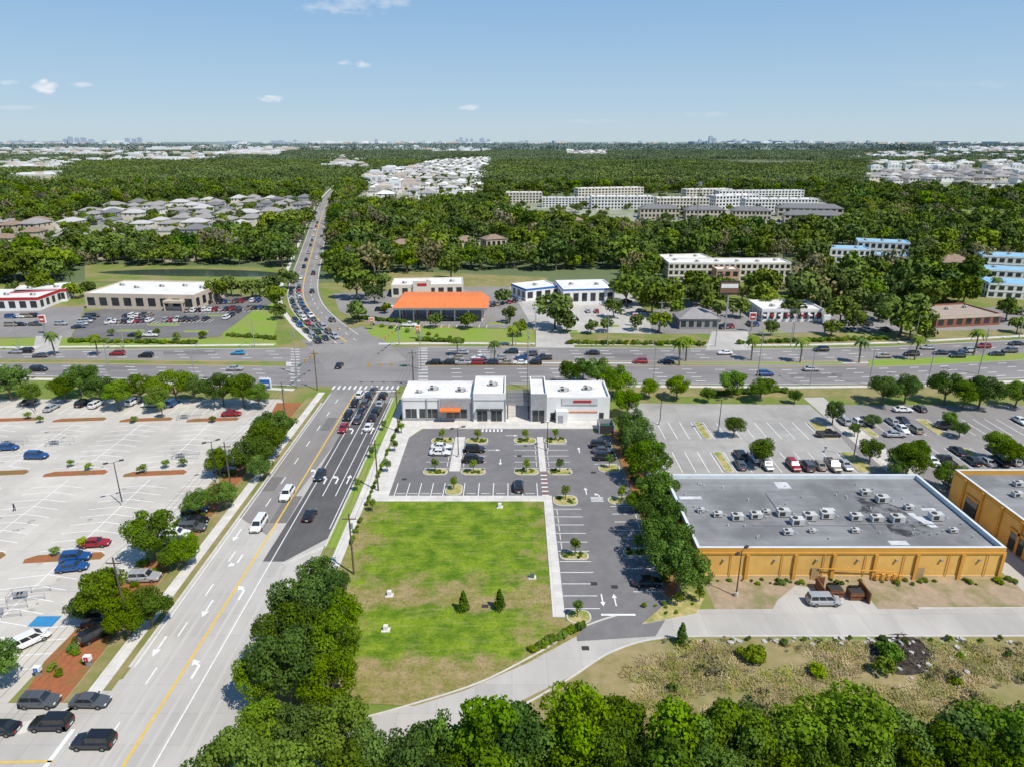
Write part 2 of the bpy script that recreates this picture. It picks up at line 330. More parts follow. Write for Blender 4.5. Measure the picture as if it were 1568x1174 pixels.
for u,v,w,d in ((200,507,10,2.4),(250,498,12,2.4),(300,508,9,2.4),(330,484,8,2),(870,508,7,3),(930,500,9,3),(1180,508,8,3),(1320,512,12,2.5),(760,496,7,3),(590,490,6,3),(1400,505,8,3)):
    x,y=G(u,v); b.prism(rrect(x-w/2,x+w/2,y-d/2,y+d/2,.9),.03,.18,kerbm,grassy)
b.obj('north_lot_islands')
b=MB()
lt=M('neighborhood_ground',(.40,.39,.36),(.25,.27,.15),.05,c3=(.17,.2,.08),s3=.02,f3=.7)
b.sheet(GP([(80,358),(110,334),(205,312),(480,306),(480,330),(440,340),(400,352),(330,368),(250,374)]),.03,lt)
b.sheet(GP([(540,306),(597,266),(658,247),(764,241),(748,276),(740,304),(640,311)]),.03,lt)
b.sheet(GP([(765,328),(780,305),(1255,303),(1320,338),(1200,347),(980,343)]),.03,lt)
b.sheet(GP([(1308,284),(1320,264),(1800,260),(1800,296),(1568,296)]),.03,lt)
b.obj('neighborhood_streets')
b=MB(); fg=M('open_field',(.20,.27,.06),(.26,.29,.09),.01,c3=(.15,.21,.05),s3=.006,f3=.7); fb=M('bare_field',(.46,.43,.37),(.3,.3,.2),.01)
b.sheet(GP([(-200,300),(-100,268),(200,266),(290,276),(160,296),(60,300)]),.04,fg)
b.sheet(GP([(1320,345),(1345,322),(1600,320),(1600,345)]),.04,fg)
for P in ([(0,254),(0,262),(100,262),(90,255)],[(340,234),(345,240),(435,240),(430,234)],[(860,233),(862,239),(932,239),(928,233)],[(190,248),(330,247),(330,244),(200,244)]): b.sheet(GP(P),.05,fb)
b.obj('fields')
# ---------------- left parking lot ----------------
b=MB(); b.sheet([(-200,66),(-62,66),(-60,168),(-62,171),(-200,171)],.02,conc); b.obj('parking_lot_pavement')
b=MB()
cols=[-74,-90.5,-107,-123.5,-140]
for cx in cols:
    for y0,y1 in ((70,95),(100,125),(131,154)):
        b.strip((cx,y0),(cx,y1),.16,.03,white)
        y=y0
        while y<=y1:
            b.strip((cx-5.4,y-1.2),(cx,y),.16,.031,white); b.strip((cx,y),(cx+5.4,y-1.2),.16,.0315,white); y+=2.8
y=72
while y<160: b.strip((-66,y-.6),(-60.8,y),.16,.03,white); y+=2.8
x=-140
while x<-66: b.strip((x,160),(x,165.5),.16,.03,white); x+=2.8
b.sheet(R4(-69,-65.5,80,82.3),.032,bluep)
b.obj('parking_stall_lines')
b=MB(); oil=M('oil_stain',(.30,.28,.25),(.46,.43,.385),.9,lo=.42,hi=.56)
for cx in cols:
    for k in range(24):
        y=random.uniform(71,153); s=random.choice([-1,1]); x=cx+s*random.uniform(2.2,3.6); r=random.uniform(.35,.8)
        b.sheet([(x+r*random.uniform(.6,1.1)*math.cos(t),y+r*.8*random.uniform(.6,1.1)*math.sin(t)) for t in np.linspace(0,6.28,9)[:-1]],.026,oil)
b.obj('pavement_stains')
b=MB()
for cx in cols:
    for yy in (97.5,128,157):
        P=[(cx-6+(0),yy-2.2),(cx+6,yy-1.0),(cx+6.2,yy+.2),(cx+5,yy+1.1),(cx-5,yy+.2),(cx-6.4,yy-1)]
        b.prism(P,.01,.14,kerbm,mulch)
b.obj('planting_islands')
# ---------------- centre lot ----------------
b=MB()
b.sheet([(-24,118),(6,118),(7.7,118),(7.7,82),(13,81),(20,81),(23.5,86),(23.5,118),(22.8,146),(18.5,151),(-21,151),(-24,146)],.022,asph_new)
b.obj('shopping_lot_pavement')
b=MB()
b.prism(R4(-27.5,24.5,151,155.9),.01,.14,walk)
b.prism([(-27.5,115.8),(-24,115.8),(-24,146),(-21.6,151),(-27.5,151)],.01,.138,walk)
b.prism(R4(-24,6.1,115.8,118),.01,.138,walk)
b.prism([(5.9,82),(7.7,82),(7.7,115.8),(6.1,115.8)],.01,.138,walk)
b.prism(R4(6.1,7.7,115.8,118),.01,.1385,walk)
b.prism(R4(-13.2,-10.9,128.5,146),.01,.136,walk); b.prism(R4(5.8,7.2,128.5,146),.01,.136,walk)
b.obj('concrete_walkways')
b=MB()
for k in range(12): b.strip((5.9,118.3+k*.85),(7.2,118.3+k*.85),.4,.034,M('paver_red',(.3,.12,.08)) if k%2 else white)
for k in range(6): b.strip((-7+k*.9,149.3),(-7+k*.9,151-.2),.4,.034,white)
def vl(x0,x1,y0,y1,n,lw=.15):
    for k in range(n+1):
        x=x0+(x1-x0)*k/n; b.strip((x,y0),(x,y1),lw,.032,white)
def hl(x0,x1,y0,y1,n,lw=.15):
    for k in range(n+1):
        y=y0+(y1-y0)*k/n; b.strip((x0,y),(x1,y),lw,.032,white)
vl(-23,-13.5,118.2,123.4,4); vl(-9.5,5.0,118.2,123.4,5)
for x0,x1 in ((-18.5,-13.3),(-10.8,-5.6),(.5,5.7),(7.3,12.5)): hl(x0,x1,130,142,4)
hl(7.8,13,84,96,4); hl(7.8,13,99,113,5); hl(18.6,23.4,88,97,3); hl(18.6,23.4,100,114,5); hl(17.6,22.6,132,143,4)
b.strip((13,82.6),(18,82.6),.4,.034,white)
b.obj('shopping_lot_stall_lines')
b=MB()
def stop(x,y,v): b.box(x-(.1 if v else .9),x+(.1 if v else .9),y-(.9 if v else .1),y+(.9 if v else .1),.025,.15,kerbm)
for k in range(4):
    stop(-21.8+k*2.37,118.9,0)
    for x in (-13.8,-10.3,5.2,7.8): stop(x,131.5+3*k,1)
for k in range(5): stop(-8.05+k*2.9,118.9,0); stop(8.4,100.4+2.8*k,1); stop(22.8,101.4+2.8*k,1)
b.obj('wheel_stops')
b=MB()
for (x0,x1,y0,y1) in ((-18.6,-13.4,142.3,145.6),(-10.7,-5.5,142.3,145.6),(.4,5.6,142.3,145.6),(7.4,12.6,142.3,145.6),
    (-18.6,-13.4,126.8,129.6),(-10.7,-5.5,126.8,129.6),(.4,5.6,126.8,129.6),(7.4,12.6,126.8,129.6),(-13.2,-9.8,118.2,122.8),(7.9,12.6,114.2,118.2),(7.9,12.8,96.4,98.7),(18.6,23.3,97.4,99.7),(18.4,23.3,114.6,117.6),(18.2,22.8,128,131.6),(7.9,11.5,80.6,83.6)):
    b.prism(rrect(x0,x1,y0,y1,min(1.3,(y1-y0)/2-.05)),.012,.15,kerbm,kerbm); b.prism(rrect(x0+.2,x1-.2,y0+.2,y1-.2,min(1.1,(y1-y0)/2-.25)),.1,.17,mulch_t)
b.prism([(22.9,88),(23.6,86),(25.5,88),(27.5,100),(27.5,117),(26.9,150),(23.2,151),(22.9,146),(23.7,118),(23.7,88)],.01,.14,kerbm,mulch)
b.prism([(18.6,80.5),(27,82.8),(29,86.5),(27,88),(23.4,85.5)],.01,.142,kerbm,mulch_t)
b.obj('landscape_islands')
def lawn_mat():
    m=bpy.data.materials.new('lawn'); m.use_nodes=True; nt=m.node_tree; N=nt.nodes; L=nt.links; p=N['Principled BSDF']; p.inputs['Roughness'].default_value=.95; p.inputs['Specular IOR Level'].default_value=.1
    g=N.new('ShaderNodeNewGeometry'); s=N.new('ShaderNodeSeparateXYZ'); L.new(g.outputs['Position'],s.inputs[0])
    def mt(op,a,bb=None,c=None,cl=False):
        n=N.new('ShaderNodeMath'); n.operation=op; n.use_clamp=cl
        for i,x in enumerate((a,bb,c)):
            if x is None: continue
            if isinstance(x,(int,float)): n.inputs[i].default_value=x
            else: L.new(x,n.inputs[i])
        return n.outputs[0]
    def noise(sc_,d=7,st=None):
        n=N.new('ShaderNodeTexNoise'); n.inputs['Scale'].default_value=sc_; n.inputs['Detail'].default_value=d; n.inputs['Roughness'].default_value=.68
        if st:
            mp=N.new('ShaderNodeMapping'); mp.inputs['Scale'].default_value=st; L.new(g.outputs['Position'],mp.inputs[0]); L.new(mp.outputs[0],n.inputs['Vector'])
        else: L.new(g.outputs['Position'],n.inputs['Vector'])
        return n.outputs['Fac']
    dx=mt('DIVIDE',mt('ABSOLUTE',mt('ADD',s.outputs[0],9.5)),15.0); dy=mt('DIVIDE',mt('ABSOLUTE',mt('ADD',s.outputs[1],-104)),13.5)
    d=mt('MAXIMUM',dx,dy); dy2=mt('DIVIDE',mt('ABSOLUTE',mt('ADD',s.outputs[1],-79)),5.0); dx2=mt('DIVIDE',mt('ABSOLUTE',mt('ADD',s.outputs[0],11)),13)
    d=mt('MINIMUM',d,mt('MAXIMUM',dx2,dy2))
    nz=noise(.22); f=mt('MULTIPLY_ADD',mt('ADD',d,mt('MULTIPLY',mt('ADD',nz,-.5),2.2)),2.8,-2.4,True)
    def mix(a,bb,fac):
        n=N.new('ShaderNodeMix'); n.data_type='RGBA'
        for k,x in (('A',a),('B',bb)):
            if isinstance(x,tuple): n.inputs[k].default_value=(*x,1)
            else: L.new(x,n.inputs[k])
        if isinstance(fac,float): n.inputs['Factor'].default_value=fac
        else: L.new(fac,n.inputs['Factor'])
        return n.outputs['Result']
    green=mix((.085,.17,.010),(.22,.31,.022),mt('MULTIPLY_ADD',noise(.28),4.6,-1.8,True))
    brown=mix((.38,.28,.15),(.22,.21,.05),mt('MULTIPLY_ADD',noise(.4),4,-1.5,True))
    c=mix(green,brown,f); c=mix(c,(.04,.065,.01),mt('MULTIPLY_ADD',noise(2.5),2.6,-1.2,True)); c=mix(c,(.36,.34,.11),mt('MULTIPLY_ADD',noise(1.0,4,(.25,1.5,1)),2.2,-1.1,True))
    L.new(c,p.inputs['Base Color'])
    bp=N.new('ShaderNodeBump'); bp.inputs['Strength'].default_value=.5; bp.inputs['Distance'].default_value=.2; L.new(noise(3.0),bp.inputs['Height']); L.new(bp.outputs[0],p.inputs['Normal'])
    return m
lawn=lawn_mat()
b=MB(); b.sheet([(-28,90),(-28,115.8),(5.9,115.8),(5.9,82),(11.5,81.5),(9,78),(2,72.8),(-6,68),(-12,65.5),(-20,66),(-31,63),(-31.6,96)],.06,lawn); b.obj('lawn')
DR=smooth([(-32,52),(-24,58),(-13,62.2),(-3,66.5),(5,72),(12,77.5),(20,80.5),(32,81),(60,81),(95,81),(140,80)],7)
b=MB(); ribbon(b,DR,-2.9,2.9,.02,conc_road)
b.sheet([(9,77),(20,78),(24,84.5),(19.5,86),(12,86),(9,81.5)],.026,asph_new)
b.sheet([(78.5,84),(84,84),(84,175),(78.5,175)],.03,conc)
b.sheet([(30,83),(80,83),(80,91.2),(30,91.2)],.012,dirt); b.sheet([(38,83.2),(54,83.2),(54,86.5),(50,88.5),(44,89.5),(40,86)],.028,conc_road)
b.obj('service_drive')
b=MB(); ribbon(b,DR[:40],2.9,3.15,.01,kerbm,.12); ribbon(b,DR,-3.15,-2.9,.01,kerbm,.12)
ribbon(b,DR[56:64],2.9,3.15,.01,kerbm,.12)
b.obj('drive_kerbs')
b=MB(); b.sheet([(10,72),(16,76.5),(24,77.6),(140,76.5),(140,30),(-30,30),(-30,48),(-12,58)],.03,M('rough_grass',(.36,.28,.15),(.24,.21,.08),.5,c3=(.17,.18,.045),s3=.09,f3=.8,bump=.6)); b.obj('rough_field')
BP=smooth(GP([(1325,985),(1385,970),(1432,1003),(1405,1032),(1345,1024)]),5,True)
b=MB(); b.sheet(BP,.04,soil)
for k in range(70):
    i=random.randrange(len(BP)); cxx=sum(p[0] for p in BP)/len(BP); cyy=sum(p[1] for p in BP)/len(BP); t=random.random()**.5*.85
    x=cxx+(BP[i][0]-cxx)*t; y=cyy+(BP[i][1]-cyy)*t; a=random.uniform(0,3.1); l=random.uniform(.4,1.3)
    b.tube((x,y,.1+random.random()*.4),(x+l*math.cos(a),y+l*math.sin(a),.05+random.random()*.7),.07,.04,5,random.choice([soil,soil,bark]))
b.obj('burnt_debris_pile')
b=MB(); b.sheet([(27.5,117.5),(78.5,117.5),(78,167),(30,168)],.02,conc_lot); b.sheet([(74,117.5),(160,117.5),(160,166),(79,167)],.024,asph_road); b.obj('right_lot_pavement')
b=MB()
for (x0,x1) in ((30,44),(47,72)):
    for yy in (133,150):
        n=int((x1-x0)/2.8); vl(x0,x1,yy-5,yy+5,n)
vl(35,72,118.5,123.5,13); vl(84,155,119,124,25)
for yy in (135,152): vl(80,155,yy-5,yy+5,26)
b.obj('right_lot_stall_lines')
b=MB()
for (x0,x1,y0,y1) in ((44.5,46.5,128,138),(72.5,76,128,138),(72.5,76,145,155),(44.5,46.5,145,155),(100,102.5,130,140),(125,127.5,130,140),(100,102.5,147,157),(84,86,146,157)):
    b.prism(rrect(x0,x1,y0,y1,.9),.012,.15,kerbm,kerbm); b.prism(rrect(x0+.2,x1-.2,y0+.2,y1-.2,.7),.1,.17,mulch_t)
b.obj('lot_islands')
# ---------------- trees ----------------
def leafcloud(V,F_,T,c,r,n,size,rz=.8,tint=None):
    d=rng.normal(size=(n,3)); d[:,2]+=.25; d/=np.linalg.norm(d,axis=1)[:,None]
    rad=r*rng.uniform(.55,1.08,n)**.6
    p=np.array(c)+d*rad[:,None]*np.array([1,1,rz])
    nn=d+rng.normal(size=(n,3))*.5; nn/=np.linalg.norm(nn,axis=1)[:,None]
    a=np.cross(nn,rng.normal(size=(n,3))); a/=np.linalg.norm(a,axis=1)[:,None]; bb=np.cross(nn,a)
    s=size*rng.uniform(.5,1.2,n)[:,None]*.5
    q=np.stack([p-a*s-bb*s*.5,p+a*s*.8-bb*s*.7,p+a*s+bb*s*.6,p-a*s*.6+bb*s*.8],1).reshape(-1,3)
    V.append(q); F_.append(n); T.append(np.clip(rng.normal(tint if tint is not None else .5,.18,n),0,1))
def finish(name,V,T,leaf,mb,loc=None):
    V=np.concatenate(V); T=np.concatenate(T); nq=len(T)
    tv=np.array(mb.v).reshape(-1,3) if mb.v else np.zeros((0,3)); n0=len(V)
    faces=[(4*i,4*i+1,4*i+2,4*i+3) for i in range(nq)]+[tuple(k+n0 for k in f) for f in mb.f]
    me=bpy.data.meshes.new(name); me.from_pydata(np.concatenate([V,tv]).tolist(),[],faces)
    me.materials.append(leaf); me.materials.append(bark)
    me.polygons.foreach_set('material_index',[0]*nq+[1]*len(mb.f))
    at=me.attributes.new('tint','FLOAT','FACE'); at.data.foreach_set('value',np.concatenate([T,np.zeros(len(mb.f))])); me.update(); return me
def oak(name,leaf,nc=34,nl=230,size=.055,R=.48,seed=0,trunk=True,top=.98,zc=.62,zr=.36,cr=(.13,.22)):
    V,F_,T=[],[],[]; mb=MB()
    if trunk:
        mb.tube((0,0,0),(.01,.01,.28),.032,.024,8,bark,False)
    cl=[]; lx,ly=rng.uniform(.8,1.2,2); sk=rng.uniform(-.08,.08,2)
    for i in range(nc):
        ph=i*2.399+rng.uniform(-.5,.5); zz=rng.uniform(-.75,1)
        rr=math.sqrt(max(0,1-zz*zz))*R*rng.uniform(.4,.9); r=rng.uniform(*cr)
        c=(rr*math.cos(ph)*lx+sk[0]*zz,rr*math.sin(ph)*ly+sk[1]*zz,zc+zz*(zr-r*.5)*rng.uniform(.65,1.05))
        cl.append((c,r)); leafcloud(V,F_,T,c,r,int(nl*(r/.17)**2),size,.75,rng.uniform(.0,1.0))
    if trunk:
        for c,r in cl[::3]:
            mb.tube((.01,.01,.26),(c[0]*.55,c[1]*.55,.26+(c[2]-.26)*.6),.016,.009,5,bark,False); mb.tube((c[0]*.55,c[1]*.55,.26+(c[2]-.26)*.6),c,.009,.003,4,bark,False)
    return finish(name,V,T,leaf,mb)
OAK=[oak('oak_crown',oakleaf,34,300,.036,cr=(.09,.2)) for i in range(6)]
OAKT=[oak('slim_crown',oakleaf,32,280,.038,R=.36,zr=.44,zc=.55,cr=(.08,.17)) for i in range(3)]
YNG=[oak('young_crown',youngleaf,12,70,.075,R=.26,zc=.62,zr=.34,cr=(.1,.17)) for i in range(2)]
MID=[oak('mid_crown',midleaf,16,32,.12,R=.5,zc=.58,zr=.4,cr=(.12,.25)) for i in range(5)]+[oak('mid_crown',greyleaf,12,20,.10,R=.5,zc=.58,zr=.4,cr=(.12,.22)),oak('mid_crown',midleaf,14,30,.12,R=.38,zc=.55,zr=.44,cr=(.12,.22)),oak('mid_crown',midleaf,18,28,.115,R=.6,zc=.5,zr=.3,cr=(.12,.2)),oak('mid_crown',oakleaf,16,32,.12,R=.5,zc=.58,zr=.4,cr=(.12,.25))]
SHR=[oak('shrub_crown',youngleaf,9,60,.12,R=.6,zc=.4,zr=.45,trunk=False,cr=(.22,.34)) for i in range(2)]
def conif(name):
    V,F_,T=[],[],[]; mb=MB(); mb.tube((0,0,0),(0,0,.9),.03,.006,6,bark,False)
    for i in range(26):
        z=.1+.86*i/26; r=.24*(1-i/27)+.03
        for k in range(3):
            a=rng.uniform(0,6.28); leafcloud(V,F_,T,(math.cos(a)*r*.6,math.sin(a)*r*.6,z),r*.6,26,.06,.6,rng.uniform(.1,.6))
    return finish(name,V,T,oakleaf,mb)
CON=conif('conifer_crown')
def palm():
    V,T=[],[]; mb=MB(); mb.tube((0,0,0),(.02,0,.5),.03,.022,7,bark,False); mb.tube((.02,0,.5),(0,0,.84),.022,.02,7,bark,False)
    q=[]
    for i in range(22):
        a=i*2.4; up=rng.uniform(-.2,1.0); prev=None
        for k in range(7):
            s=k/6; L=.3; x=s*L*math.cos(.3); z=.84+up*.22*s-.32*s*s
            c=np.array([math.cos(a)*x,math.sin(a)*x,z]); n=np.array([-math.sin(a),math.cos(a),0])
            if prev is not None:
                w=.06*math.sin(math.pi*(s*.85+.1))
                for sd in (-1,1):
                    q.append(np.array([prev,c,c+n*sd*w-np.array([0,0,w*.5]),prev+n*sd*w-np.array([0,0,w*.5])]))
            prev=c
    V=[np.concatenate(q)]; T=[rng.uniform(.2,.9,len(q))]
    return finish('palm_crown',V,T,midleaf,mb)
PALM=palm()
def tree(u,v,W,kind='oak',hr=None,name=None):
    s=sc(v); d=W/s; Hh=d*(hr or 1.05)
    for _ in range(2):
        x,y=G(u,v,.6*Hh); s=F/((CH-.6*Hh)/(SP+(v-587)/F*CP)); d=W/s; Hh=d*(hr or 1.05)
    x,y=G(u,v,.6*Hh)
    P={'oak':OAK,'tall':OAKT,'young':YNG,'mid':MID[:5],'shrub':SHR}[kind]
    me=random.choice(P); sx=d/(.98 if kind in('oak','mid') else .62 if kind=='young' else .8 if kind=='tall' else 1.3)
    return link(name or {'oak':'oak_tree','tall':'laurel_tree','young':'young_oak_tree','mid':'oak_tree','shrub':'shrub'}[kind],me,(x,y,0),random.uniform(0,6.28),(sx*random.uniform(.9,1.1),sx*random.uniform(.9,1.1),Hh))
for u,v,W in ((962,612,44),(968,648,50),(978,672,50),(990,700,66),(972,765,34),(1008,745,66),(1012,785,78),(1022,822,80),(1042,862,90),(915,566,46),(945,580,50),(872,568,38),(893,562,34)): tree(u,v,W)
for u,v,W in ((995,592,30),(1038,590,38),(1123,583,42),(1167,592,38),(1085,602,24),(1355,592,46),(1390,592,46),(1452,588,52),(1480,600,44),(1505,596,50),(1278,628,38),(1218,605,22),(1125,650,34),(1168,688,48),(1335,686,40),(1310,655,20),(1393,700,56),(1375,710,40),(1455,640,28),(1472,655,26),(1528,678,46),(1550,690,42),(1456,725,44),(1338,642,22),(1405,688,40),(1560,600,40)): tree(u,v,W)
for u,v,W in ((10,580,56),(-40,585,60),(45,600,36),(95,592,40),(120,577,50),(150,592,46),(178,600,46),(212,590,46),(240,606,40),(265,586,54),(295,590,44),(338,592,50),(370,592,54),(395,602,40),(420,648,58),(402,668,60),(386,692,60),(396,712,40),(334,703,44),(300,765,44),(342,755,44),(230,812,84),(282,838,52),(160,905,96),(225,925,70),(190,940,66),(258,852,40),(130,925,50),(-20,1010,90)): tree(u,v,W)
for u,v,W in ((470,925,108),(440,1010,112),(505,990,100),(492,885,72),(515,935,80),(400,1035,80),(455,965,100),(500,1040,84)): tree(u,v,W,'oak',1.25)
u=375
while u<1640:
    for vv in (1128,1182,1240,1300):
        if vv==1128 and 560<u<660: continue
        uu=u+random.uniform(-26,26); v2=vv+random.uniform(-20,20)
        if vv==1128 and 1060<u<1180: v2+=20
        tree(uu,v2,random.uniform(95,145),random.choice(['oak','oak','tall']),random.uniform(1.05,1.4))
    u+=72
for u,v,W in ((83,842,16),(125,828,18),(218,715,17),(253,708,15),(280,706,15),(108,707,13),(135,712,13),(42,634,12),(60,640,12),(205,640,12),(325,640,12)): tree(u,v,W,'young')
for x,y,h in ((-16,144,3.4),(-8,144,3.2),(3,144,3.2),(10,144,3.4),(-16,128,3.6),(-8,128,3.4),(3,128,3.4),(10,128,3.6),(-11.5,120.5,3.2),(10.3,116.3,3.6),(10.5,97.5,3.8),(21,98.5,3.8),(21,116,3.6),(20.5,130,3.6),(9.5,82,3.2),(-26,112,3),(-26,128,3.3),(-26,138,3.2),(-26,148,3.2),(-30.5,120,3),(-30.5,135,3),(-30.5,150,3),(24.5,90,4),(24.5,84.5,2.5),(28,85.5,3)):
    link('young_oak_tree',random.choice(YNG),(x,y,.1),random.uniform(0,6),(h*.85,h*.85,h))
for u,v in ((710,935),(765,932),(1043,985)):
    x,y=G(u,v); link('cypress_tree',CON,(x,y,.05),random.uniform(0,6),(3.4,3.4,3.6))
def instancer(name,meshes,pts,kids='_plant'):
    root=bpy.data.objects.new(name,None); scene.collection.objects.link(root)
    K=len(meshes)
    for k,me in enumerate(meshes):
        sub=pts[k::K]
        if not len(sub): continue
        V=[];Fc=[]
        for (x,y,z,s,h) in sub:
            a=random.uniform(0,6.283); i=len(V)
            for q in range(4):
                t=a+q*math.pi/2; V.append((x+math.cos(t)*s*.7071,y+math.sin(t)*s*.7071,z))
            Fc.append((i,i+1,i+2,i+3))
        m=bpy.data.meshes.new(name+'_points'); m.from_pydata(V,[],Fc)
        o=bpy.data.objects.new(name+'_points',m); scene.collection.objects.link(o); o.parent=root
        o.instance_type='FACES'; o.use_instance_faces_scale=True; o.instance_faces_scale=1; o.show_instancer_for_render=False; o.show_instancer_for_viewport=False
        c=bpy.data.objects.new(name+kids,me); scene.collection.objects.link(c); c.parent=o
    return root
pts=[]
def line_pts(p,q,n,s0,s1,j=.4):
    for k in range(n):
        t=(k+random.uniform(-.2,.2))/max(1,n-1); pts.append((p[0]+(q[0]-p[0])*t+random.uniform(-j,j),p[1]+(q[1]-p[1])*t+random.uniform(-j,j),.05,random.uniform(s0,s1),1))
line_pts((3,75.2),(10.3,80.5),18,.7,1.3,.3)
line_pts((24.5,90),(26,148),60,.7,1.3,.8)
for (x0,x1,y0,y1) in ((-18,-14,142.8,145),(-10,-6,142.8,145),(1,5,142.8,145),(8,12,142.8,145),(-18,-14,127.2,129.2),(-10,-6,127.2,129.2),(1,5,127.2,129.2),(8,12,127.2,129.2),(8.3,12.2,114.8,117.7),(8.3,12.2,96.8,98.4),(19,23,97.8,99.3),(19,27,82.5,85)):
    for k in range(9): pts.append((random.uniform(x0,x1),random.uniform(y0,y1),.12,random.uniform(.35,.7),1))
for u0,v0,u1,v1,n in ((545,488,640,497,30),(570,499,700,522,10),(640,522,710,526,24),(870,527,1075,529,50),(1130,527,1360,520,50),(350,515,420,520,20),(110,524,300,527,40),(1080,605,1200,600,30)):
    line_pts(G(u0,v0),G(u1,v1),n,1.1,1.9,.5)
for k in range(60): pts.append((random.uniform(-61,-56),random.uniform(68,165),.12,random.uniform(.5,1.2),1))
for k in range(50): pts.append((-27.6,random.uniform(100,170),.1,random.uniform(.5,.9),1))
for k in range(46): pts.append((random.uniform(30,79),random.uniform(89.6,91),.02,random.uniform(.3,.9),1))
instancer('shrubs',SHR,pts)
pts=[]
for k in range(110):
    x=random.uniform(20,112); y=56+20*random.random()**1.5
    pts.append((x,y,0,random.choice([.5,.8,.9,1.2,1.8,2.6]) ,1))
line_pts((22,77),(110,76.4),40,.4,1.0,.5)
instancer('brush',[SHR[0],MID[2],MID[5]],pts)
def tuft(nm,c1,c2,c3):
    V=[];T=[]
    for i in range(46):
        a=rng.uniform(0,6.28); c=np.array([rng.normal()*.35,rng.normal()*.35,0]); d=np.array([math.cos(a),math.sin(a),0]); n=np.array([-d[1],d[0],0])*.05
        h=rng.uniform(.1,.4); V.append(np.array([c-n,c+n,c+n*.3+d*.35+[0,0,h],c-n*.3+d*.35+[0,0,h]])); T.append(rng.uniform(0,1))
    return finish(nm,[np.concatenate(V)],[np.array(T)],leafmat('leaf_'+nm,c1,c2,c3,.2,.15),MB())
TU=[tuft('straw',(.42,.32,.17),(.60,.48,.28),(.45,.40,.16)),tuft('straw',(.36,.27,.14),(.52,.42,.24),(.40,.36,.14)),tuft('weed',(.22,.24,.06),(.40,.36,.14),(.25,.30,.05))]
Pn=np.array([(random.uniform(12,115),random.uniform(52,76.8)) for k in range(5200)])
hole=inpoly(Pn[:,0],Pn[:,1],BP)
f=np.sin(Pn[:,0]*.35+1.5*np.sin(Pn[:,1]*.4))+np.sin(Pn[:,1]*.6+Pn[:,0]*.13)
pts=[(x,y,0,random.uniform(.5,1.4),1) for (x,y),hh,ff in zip(Pn,hole,f) if not hh and ff>-.7 and y<76.5-(max(0,24-x)*.55)]
instancer('tall_grass',TU,pts)
b=MB()
for k in range(90):
    x=random.uniform(25,100); y=77.2+random.uniform(-.8,.3); r=random.uniform(.15,.5)
    if random.random()<.3: x,y=random.uniform(50,62),random.uniform(70,77)
    P=[(x+r*random.uniform(.6,1.1)*math.cos(t),y+r*random.uniform(.6,1.1)*math.sin(t)) for t in np.linspace(0,6.28,7)[:-1]]
    b.prism(P,0,r*random.uniform(.4,.9),rockm)
b.obj('rubble')
# ---------------- distant buildings (positions used to clear the canopy) -------------
FB=[]
b=MB()
for (u0,v0,u1,v1,n,h0,h1,w0,w1) in ((0,252,110,262,26,8,14,20,40),(0,236,420,243,130,12,20,15,50),(345,233,432,239,30,14,20,30,90),(190,244,330,249,24,9,14,20,50),(150,225,640,232,150,16,28,25,90),(0,222,240,226,80,30,50,30,120),(0,228,150,238,55,15,24,20,70),(450,220.6,760,224,70,30,60,40,160),(1310,236,1568,246,110,11,16,18,50),(1440,228,1568,236,90,16,26,20,80),(800,221.5,1568,223,70,36,56,50,200),(500,240,560,262,44,10,14,14,30),(1340,252,1560,262,70,10,14,18,45),(1560,240,1750,290,60,12,16,18,40),(560,262,640,300,20,10,14,14,30),(30,270,90,280,8,9,12,20,40),(640,228,760,236,30,14,22,20,60),(0,243,200,252,44,9,14,14,34)):
    for k in range(n):
        x,y=G(random.uniform(u0,u1),random.uniform(v0,v1)); w=random.uniform(w0,w1); d=w*random.uniform(.3,.8); hh=random.uniform(h0,h1); FB.append((x,y,w))
        wm=random.choice([farw,farw,farw,fart])
        b.box(x-w/2,x+w/2,y,y+d,0,hh,wm,random.choice([farw,farr,wroof,farbr]))
        if random.random()<.5: b.box(x-w/4,x+w/3,y+d*.3,y+d*.8,hh,hh*1.2,wm)
        if v0>226: 
            nn=max(2,int(w/8))
            for j in range(nn): b.box(x-w/2+(j+.25)*w/nn,x-w/2+(j+.75)*w/nn,y-.2,y-.05,hh*.45,hh*.8,farr,bottom=True)
b.obj('distant_buildings')
FBA=np.array(FB)
# ---------------- forest ----------------
EX=[GP(p) for p in (
 [(-900,600),(-900,450),(100,436),(120,407),(440,407),(450,420),(520,440),(620,418),(800,412),(840,425),(960,438),(990,478),(1100,480),(1560,478),(2400,470),(2400,600)],
 [(430,445),(446,400),(470,350),(488,308),(500,284),(530,280),(516,300),(510,320),(506,350),(500,400),(505,445)],
 [(70,366),(75,345),(95,332),(200,312),(480,304),(482,336),(440,349),(400,360),(330,376),(250,384),(80,384)],
 [(-300,378),(-300,345),(60,342),(130,358),(130,386),(0,389)],
 [(535,312),(590,266),(655,247),(765,240),(748,275),(744,310),(640,320),(545,320)],
 [(765,340),(780,300),(860,296),(1180,296),(1260,305),(1320,350),(1200,362),(980,356),(820,342)],
 [(1005,448),(1018,400),(1215,400),(1222,448)],
 [(1250,424),(1262,380),(1400,378),(1400,424)],[(1490,480),(1500,400),(1700,400),(1700,480)],[(1420,520),(1420,470),(1540,470),(1540,520)],
 [(700,396),(705,368),(790,366),(790,396)],[(785,460),(795,415),(950,415),(960,480)],
 [(1305,290),(1315,262),(1568,262),(1800,262),(1800,303),(1568,302)],[(858,241),(863,231),(932,231),(932,241)],
 [(0,264),(0,254),(100,254),(100,264)],[(338,242),(342,233),(437,233),(437,242)],[(188,250),(200,243),(335,243),(332,250)],
 [(-200,302),(-100,266),(200,264),(290,276),(160,298),(60,302)],
 )]
FLD=EX[-1]
